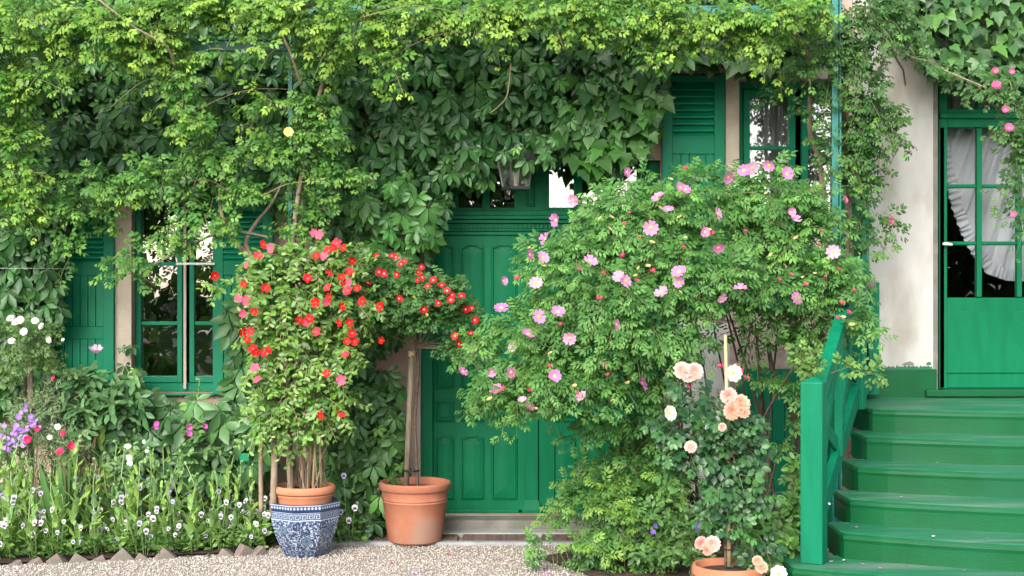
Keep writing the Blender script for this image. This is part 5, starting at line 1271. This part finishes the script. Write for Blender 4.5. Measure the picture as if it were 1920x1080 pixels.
# wire and label
MB().tube([P(-20, 503, 9.4), P(60, 503, 9.4), P(125, 504, 9.6)], .0012, 5).build('garden_wire', M_silver); tag(bpy.data.objects['garden_wire'], 'thin straight wire strung across the left edge', 'wire')
pl = thing('plant_label', tuple(P(458, 900, 9.4)), 'small green plant label on a stick in the flower bed', 'plant label')
pq = P(458, 858, 9.35); MB().box(pq[0] - .032, pq[0] + .032, pq[1] - .004, pq[1], pq[2] - .025, pq[2] + .03).build('tag_plate', M_green, pl, bevel=.002)
MB().tube([(pq[0], pq[1], .0), (pq[0], pq[1] + .004, pq[2])], .004, 5).build('stick', M_green, pl)

# ------------------------------------------------------------------ edging bricks of the bed, set on a corner
em = MB(); hw = .075
em.loft([[(-hw, -.03, 0), (0, -.03, -hw), (hw, -.03, 0), (0, -.03, hw)], [(-hw, .03, 0), (0, .03, -hw), (hw, .03, 0), (0, .03, hw)]], True, True)
eme = em.mesh('edging_brick', M_brick)
xs = [-12, 27, 67, 107, 146, 186, 230, 266, 309, 354, 387, 424, 459, 486]
ORD = 'nearest second third fourth fifth sixth seventh eighth ninth tenth eleventh twelfth thirteenth fourteenth'.split()
for i, x in enumerate(xs):
    z = np.interp(x, [0, 490], [8.66, 9.0]); p = P(x, 0, z)
    o = inst('edging_brick', eme, None, loc=(p[0], p[1], random.uniform(-.045, .008))); s = random.uniform(.85, 1.12) if x != 354 else .7
    o.rotation_euler = (random.gauss(-.1, .12), random.gauss(0, .2), random.gauss(.25, .25)); o.scale = (s, random.uniform(.9, 1.3), s)
    bv = o.modifiers.new('bevel', 'BEVEL'); bv.width = .006; bv.segments = 2
    tag(o, ORD[len(xs) - 1 - i] + ' tilted edging brick of the flower bed counting from the porcelain planter', 'edging brick', 'edging bricks along the flower bed')

# ------------------------------------------------------------------ shrubs at the right of the door
bushy('pale_shrub', 'low pale yellow green shrub leaning out over the gravel', 'shrub', [(1130, 930, 70, 55, 8.75, .25), (1080, 955, 45, 30, 8.65, .2, .8), (1190, 960, 60, 60, 8.7, .25), (1100, 1020, 70, 25, 8.55, .2, .6), (1210, 890, 40, 45, 8.8, .2), (1150, 860, 35, 35, 8.85, .15, .5), (1040, 1030, 40, 15, 8.5, .15, .5), (1170, 1045, 80, 20, 8.5, .15, .6), (1190, 850, 18, 25, 8.7, .1)], .0030, .22, 8, .125, (.055, .16, .04), (.19, .33, .05), T_ROSE7, M_leaf, 160, droop=.45, up=.5, cell=22)
bushy('leafy_undershrub', 'mid green leafy plants around the iris leaves', 'plant', [(1250, 980, 40, 60, 8.6, .2), (1230, 1050, 50, 25, 8.4, .2), (1300, 1000, 30, 50, 8.6, .2), (1300, 1050, 25, 20, 8.2, .12), (1260, 900, 40, 50, 9.0, .2)], .005, .18, 8, .06, (.05, .13, .03), (.11, .22, .05), T_OVAL, M_pan, 80)
bushy('hydrangea', 'bright green leafy plant beside the newel post of the steps', 'plant', [(1440, 1010, 50, 40, 8.0, .2), (1400, 980, 40, 40, 8.2, .2), (1470, 1040, 40, 30, 7.9, .15), (1420, 1045, 40, 25, 7.8, .15), (1480, 960, 25, 45, 8.3, .15), (1490, 900, 15, 30, 8.4, .1, .7)], .0042, .16, 7, .078, (.055, .15, .03), (.12, .26, .045), T_OVAL, M_pan, 100)
bushy('rose_sprig', 'pale green rose sprig trailing over the newel post', 'rose', [(1540, 700, 40, 10, 7.85, .08), (1600, 705, 35, 10, 7.95, .08), (1505, 690, 20, 14, 7.9, .1)], .0035, .17, 6, .115, (.09, .19, .04), (.18, .30, .06), T_ROSE, M_leaf, 25)
vp = [flower_np(5, .022, (.16, .08, .42), (.3, .2, .4), cup=.3)]
bushy('violet_flower', 'few deep violet flowers low among the leaves near the peach rose', 'flowering plant', [(1300, 1010, 20, 20, 8.2, .08, .5)], .006, .12, 6, .05, (.05, .13, .03), (.1, .2, .05), T_OVAL, M_pan, 0, [(1308, 988, 1), (1225, 998, .8), (1228, 985, .7), (1312, 980, .8)], vp)
# dark planter behind the railing
dp = thing('dark_planter', tuple(P(1475, 960, 8.9) * [1, 1, 0] + [0, 0, .02]), 'black plastic tub behind the newel post below the cellar hatch', 'tub')
c = P(1478, 985, 8.9); c[2] = .02
MB().lathe(c, [(.10, 0), (.105, .01), (.135, .26), (.148, .265), (.15, .29), (.14, .295), (.128, .27)], 28).build('tub_body', M_plastic, dp, smooth=False)
MB().tube([c + np.array([-.13, -.05, .29]), c + np.array([-.10, -.05, .40]), c + np.array([.05, -.05, .42]), c + np.array([.13, -.05, .29])], .007, 6).build('handle', M_plastic, dp, smooth=True)

# ------------------------------------------------------------------ gravel and fallen petals
n = 38000
gx = rng.uniform(-3.6, 1.6, n); gy = rng.uniform(-2.3, -.64, n)
bedline = np.interp(gx, [bl[0], br[0]], [bl[1], br[1]]); k = ~((gx < br[0]) & (gy > bedline - .03))
k &= ~((gx > .35) & (gy > -1.75 + (gx - .4) * -.6) & (rng.random(n) < .8))
gx, gy = gx[k], gy[k]; n = len(gx)
ov = np.array([(1, 0, 0), (-1, 0, 0), (0, 1, 0), (0, -1, 0), (0, 0, .7), (0, 0, -.7)], float); ot = np.array([(0, 2, 4), (2, 1, 4), (1, 3, 4), (3, 0, 4), (2, 0, 5), (1, 2, 5), (3, 1, 5), (0, 3, 5)])
L = Leaves(); L.add(np.stack([gx, gy, rng.uniform(-.003, .006, n)], 1), rv(n), rv(n), rng.uniform(.003, .0072, n), mixc((.23, .20, .165), (.60, .56, .50), rng.random(n)) * rng.uniform(.8, 1.1, (n, 1)))
o = bpy.data.objects.new('gravel', leaf_mesh('gravel', (ov, ot), L.get(), leafmat('gravel_stone', .85, .2, 0), (0, 0, 0))); C.objects.link(o); tag(o, 'loose pale beige gravel stones', None, None, 'stuff')
ptm = [np_mesh('fallen_petal', (petal_tp(1, .9, .4)[0] - [.5, 0, 0]) * .023, petal_tp()[1], np.tile(np.array(c), (20, 1)), [M_petal]) for c in ((.55, .14, .42), (.45, .03, .10), (.62, .40, .58))]
gp = {}
for px, py, k in ((665, 1048, 1), (700, 1052, 1), (810, 1066, 0), (780, 1074, 0), (950, 1062, 0), (980, 1072, 0), (1010, 1075, 0), (1025, 1078, 0), (905, 1074, 0), (840, 1042, 1), (310, 1070, 1), (960, 1052, 2), (1040, 1068, 0), (735, 1060, 1), (872, 1070, 2), (995, 1064, 0), (570, 1066, 1)):
    z = CH * F / (py - 540); o = inst('fallen_petal', ptm[k], None, loc=tuple(P(px, py, z) + [0, 0, .010])); o.rotation_euler = (random.gauss(0, .3), random.gauss(0, .3), random.uniform(0, 6))
    tag(o, 'x', 'petal', 'petals fallen on the gravel'); gp.setdefault(k, []).append((px, o))
for k, its in gp.items(): relabel(its, '{} ' + ('magenta', 'dark red', 'pale pink')[k] + ' petal from the left lying on the pale gravel')
gp = {}
for px, py, lev in ((1686, 813, 1), (1758, 868, 2), (1690, 932, 3), (1694, 934, 3), (1606, 989, 4), (1750, 1006, 4), (1695, 1004, 4), (1582, 1051, 5), (1618, 1058, 5), (1650, 1066, 5), (1700, 1060, 5), (1808, 1070, 5), (1558, 1053, 5), (1850, 1010, 4)):
    h = levels[lev][0]; z = (CH - h - .006) * F / (py - 540); o = inst('fallen_petal', ptm[random.choice((0, 2))], None, loc=tuple(P(px, py, z))); o.location.z = h + .006; o.rotation_euler = (random.gauss(0, .2), random.gauss(0, .2), random.uniform(0, 6))
    tag(o, 'x', 'petal', 'petals fallen on the steps'); gp.setdefault(lev, []).append((px, o))
for lev, its in gp.items(): relabel(its, '{} fallen petal from the left on the ' + ('', 'highest step below the landing', 'second step below the landing', 'third step below the landing', 'fourth step below the landing', 'lowest green step')[lev])

# ------------------------------------------------------------------ garden behind the camera, seen in the window panes
L = Leaves()
for (x, y, z, rx, rz, n) in ((-2.5, -42, 5, 3.6, 5, 2600), (-32, -46, 3, 10, 3, 1200), (-13, -46, 1.0, 8, 1.7, 1600), (6, -46, 1.6, 6, 2.2, 1400), (9, -38, 9.6, 2.6, 1.0, 200), (19.5, -42, 6, 6.5, 6.5, 14000), (36, -46, 5, 9, 5, 1500)):
    u = rv(n); p = np.array([x, y, z]) + u * [rx, 2.5, rz] * (rng.random((n, 1)) ** .4); p[:, 2] = np.maximum(p[:, 2], .1)
    L.add(p, rv(n), rv(n), rng.uniform(.3, .7, n), mixc((.025, .06, .018), (.06, .11, .03), rng.random(n)))
n = 5000; L.add(np.stack([rng.uniform(-22, 22, n), rng.uniform(-30, -15, n), rng.uniform(.05, .9, n)], 1), rv(n), rv(n), rng.uniform(.2, .5, n), mixc((.02, .05, .015), (.05, .09, .025), rng.random(n)))
o = bpy.data.objects.new('far_garden_foliage', leaf_mesh('far_garden_foliage', T_OVAL, L.get(), M_leaf, (0, 0, 0))); C.objects.link(o); tag(o, 'trees and hedges across the garden facing the house', None, None, 'stuff')
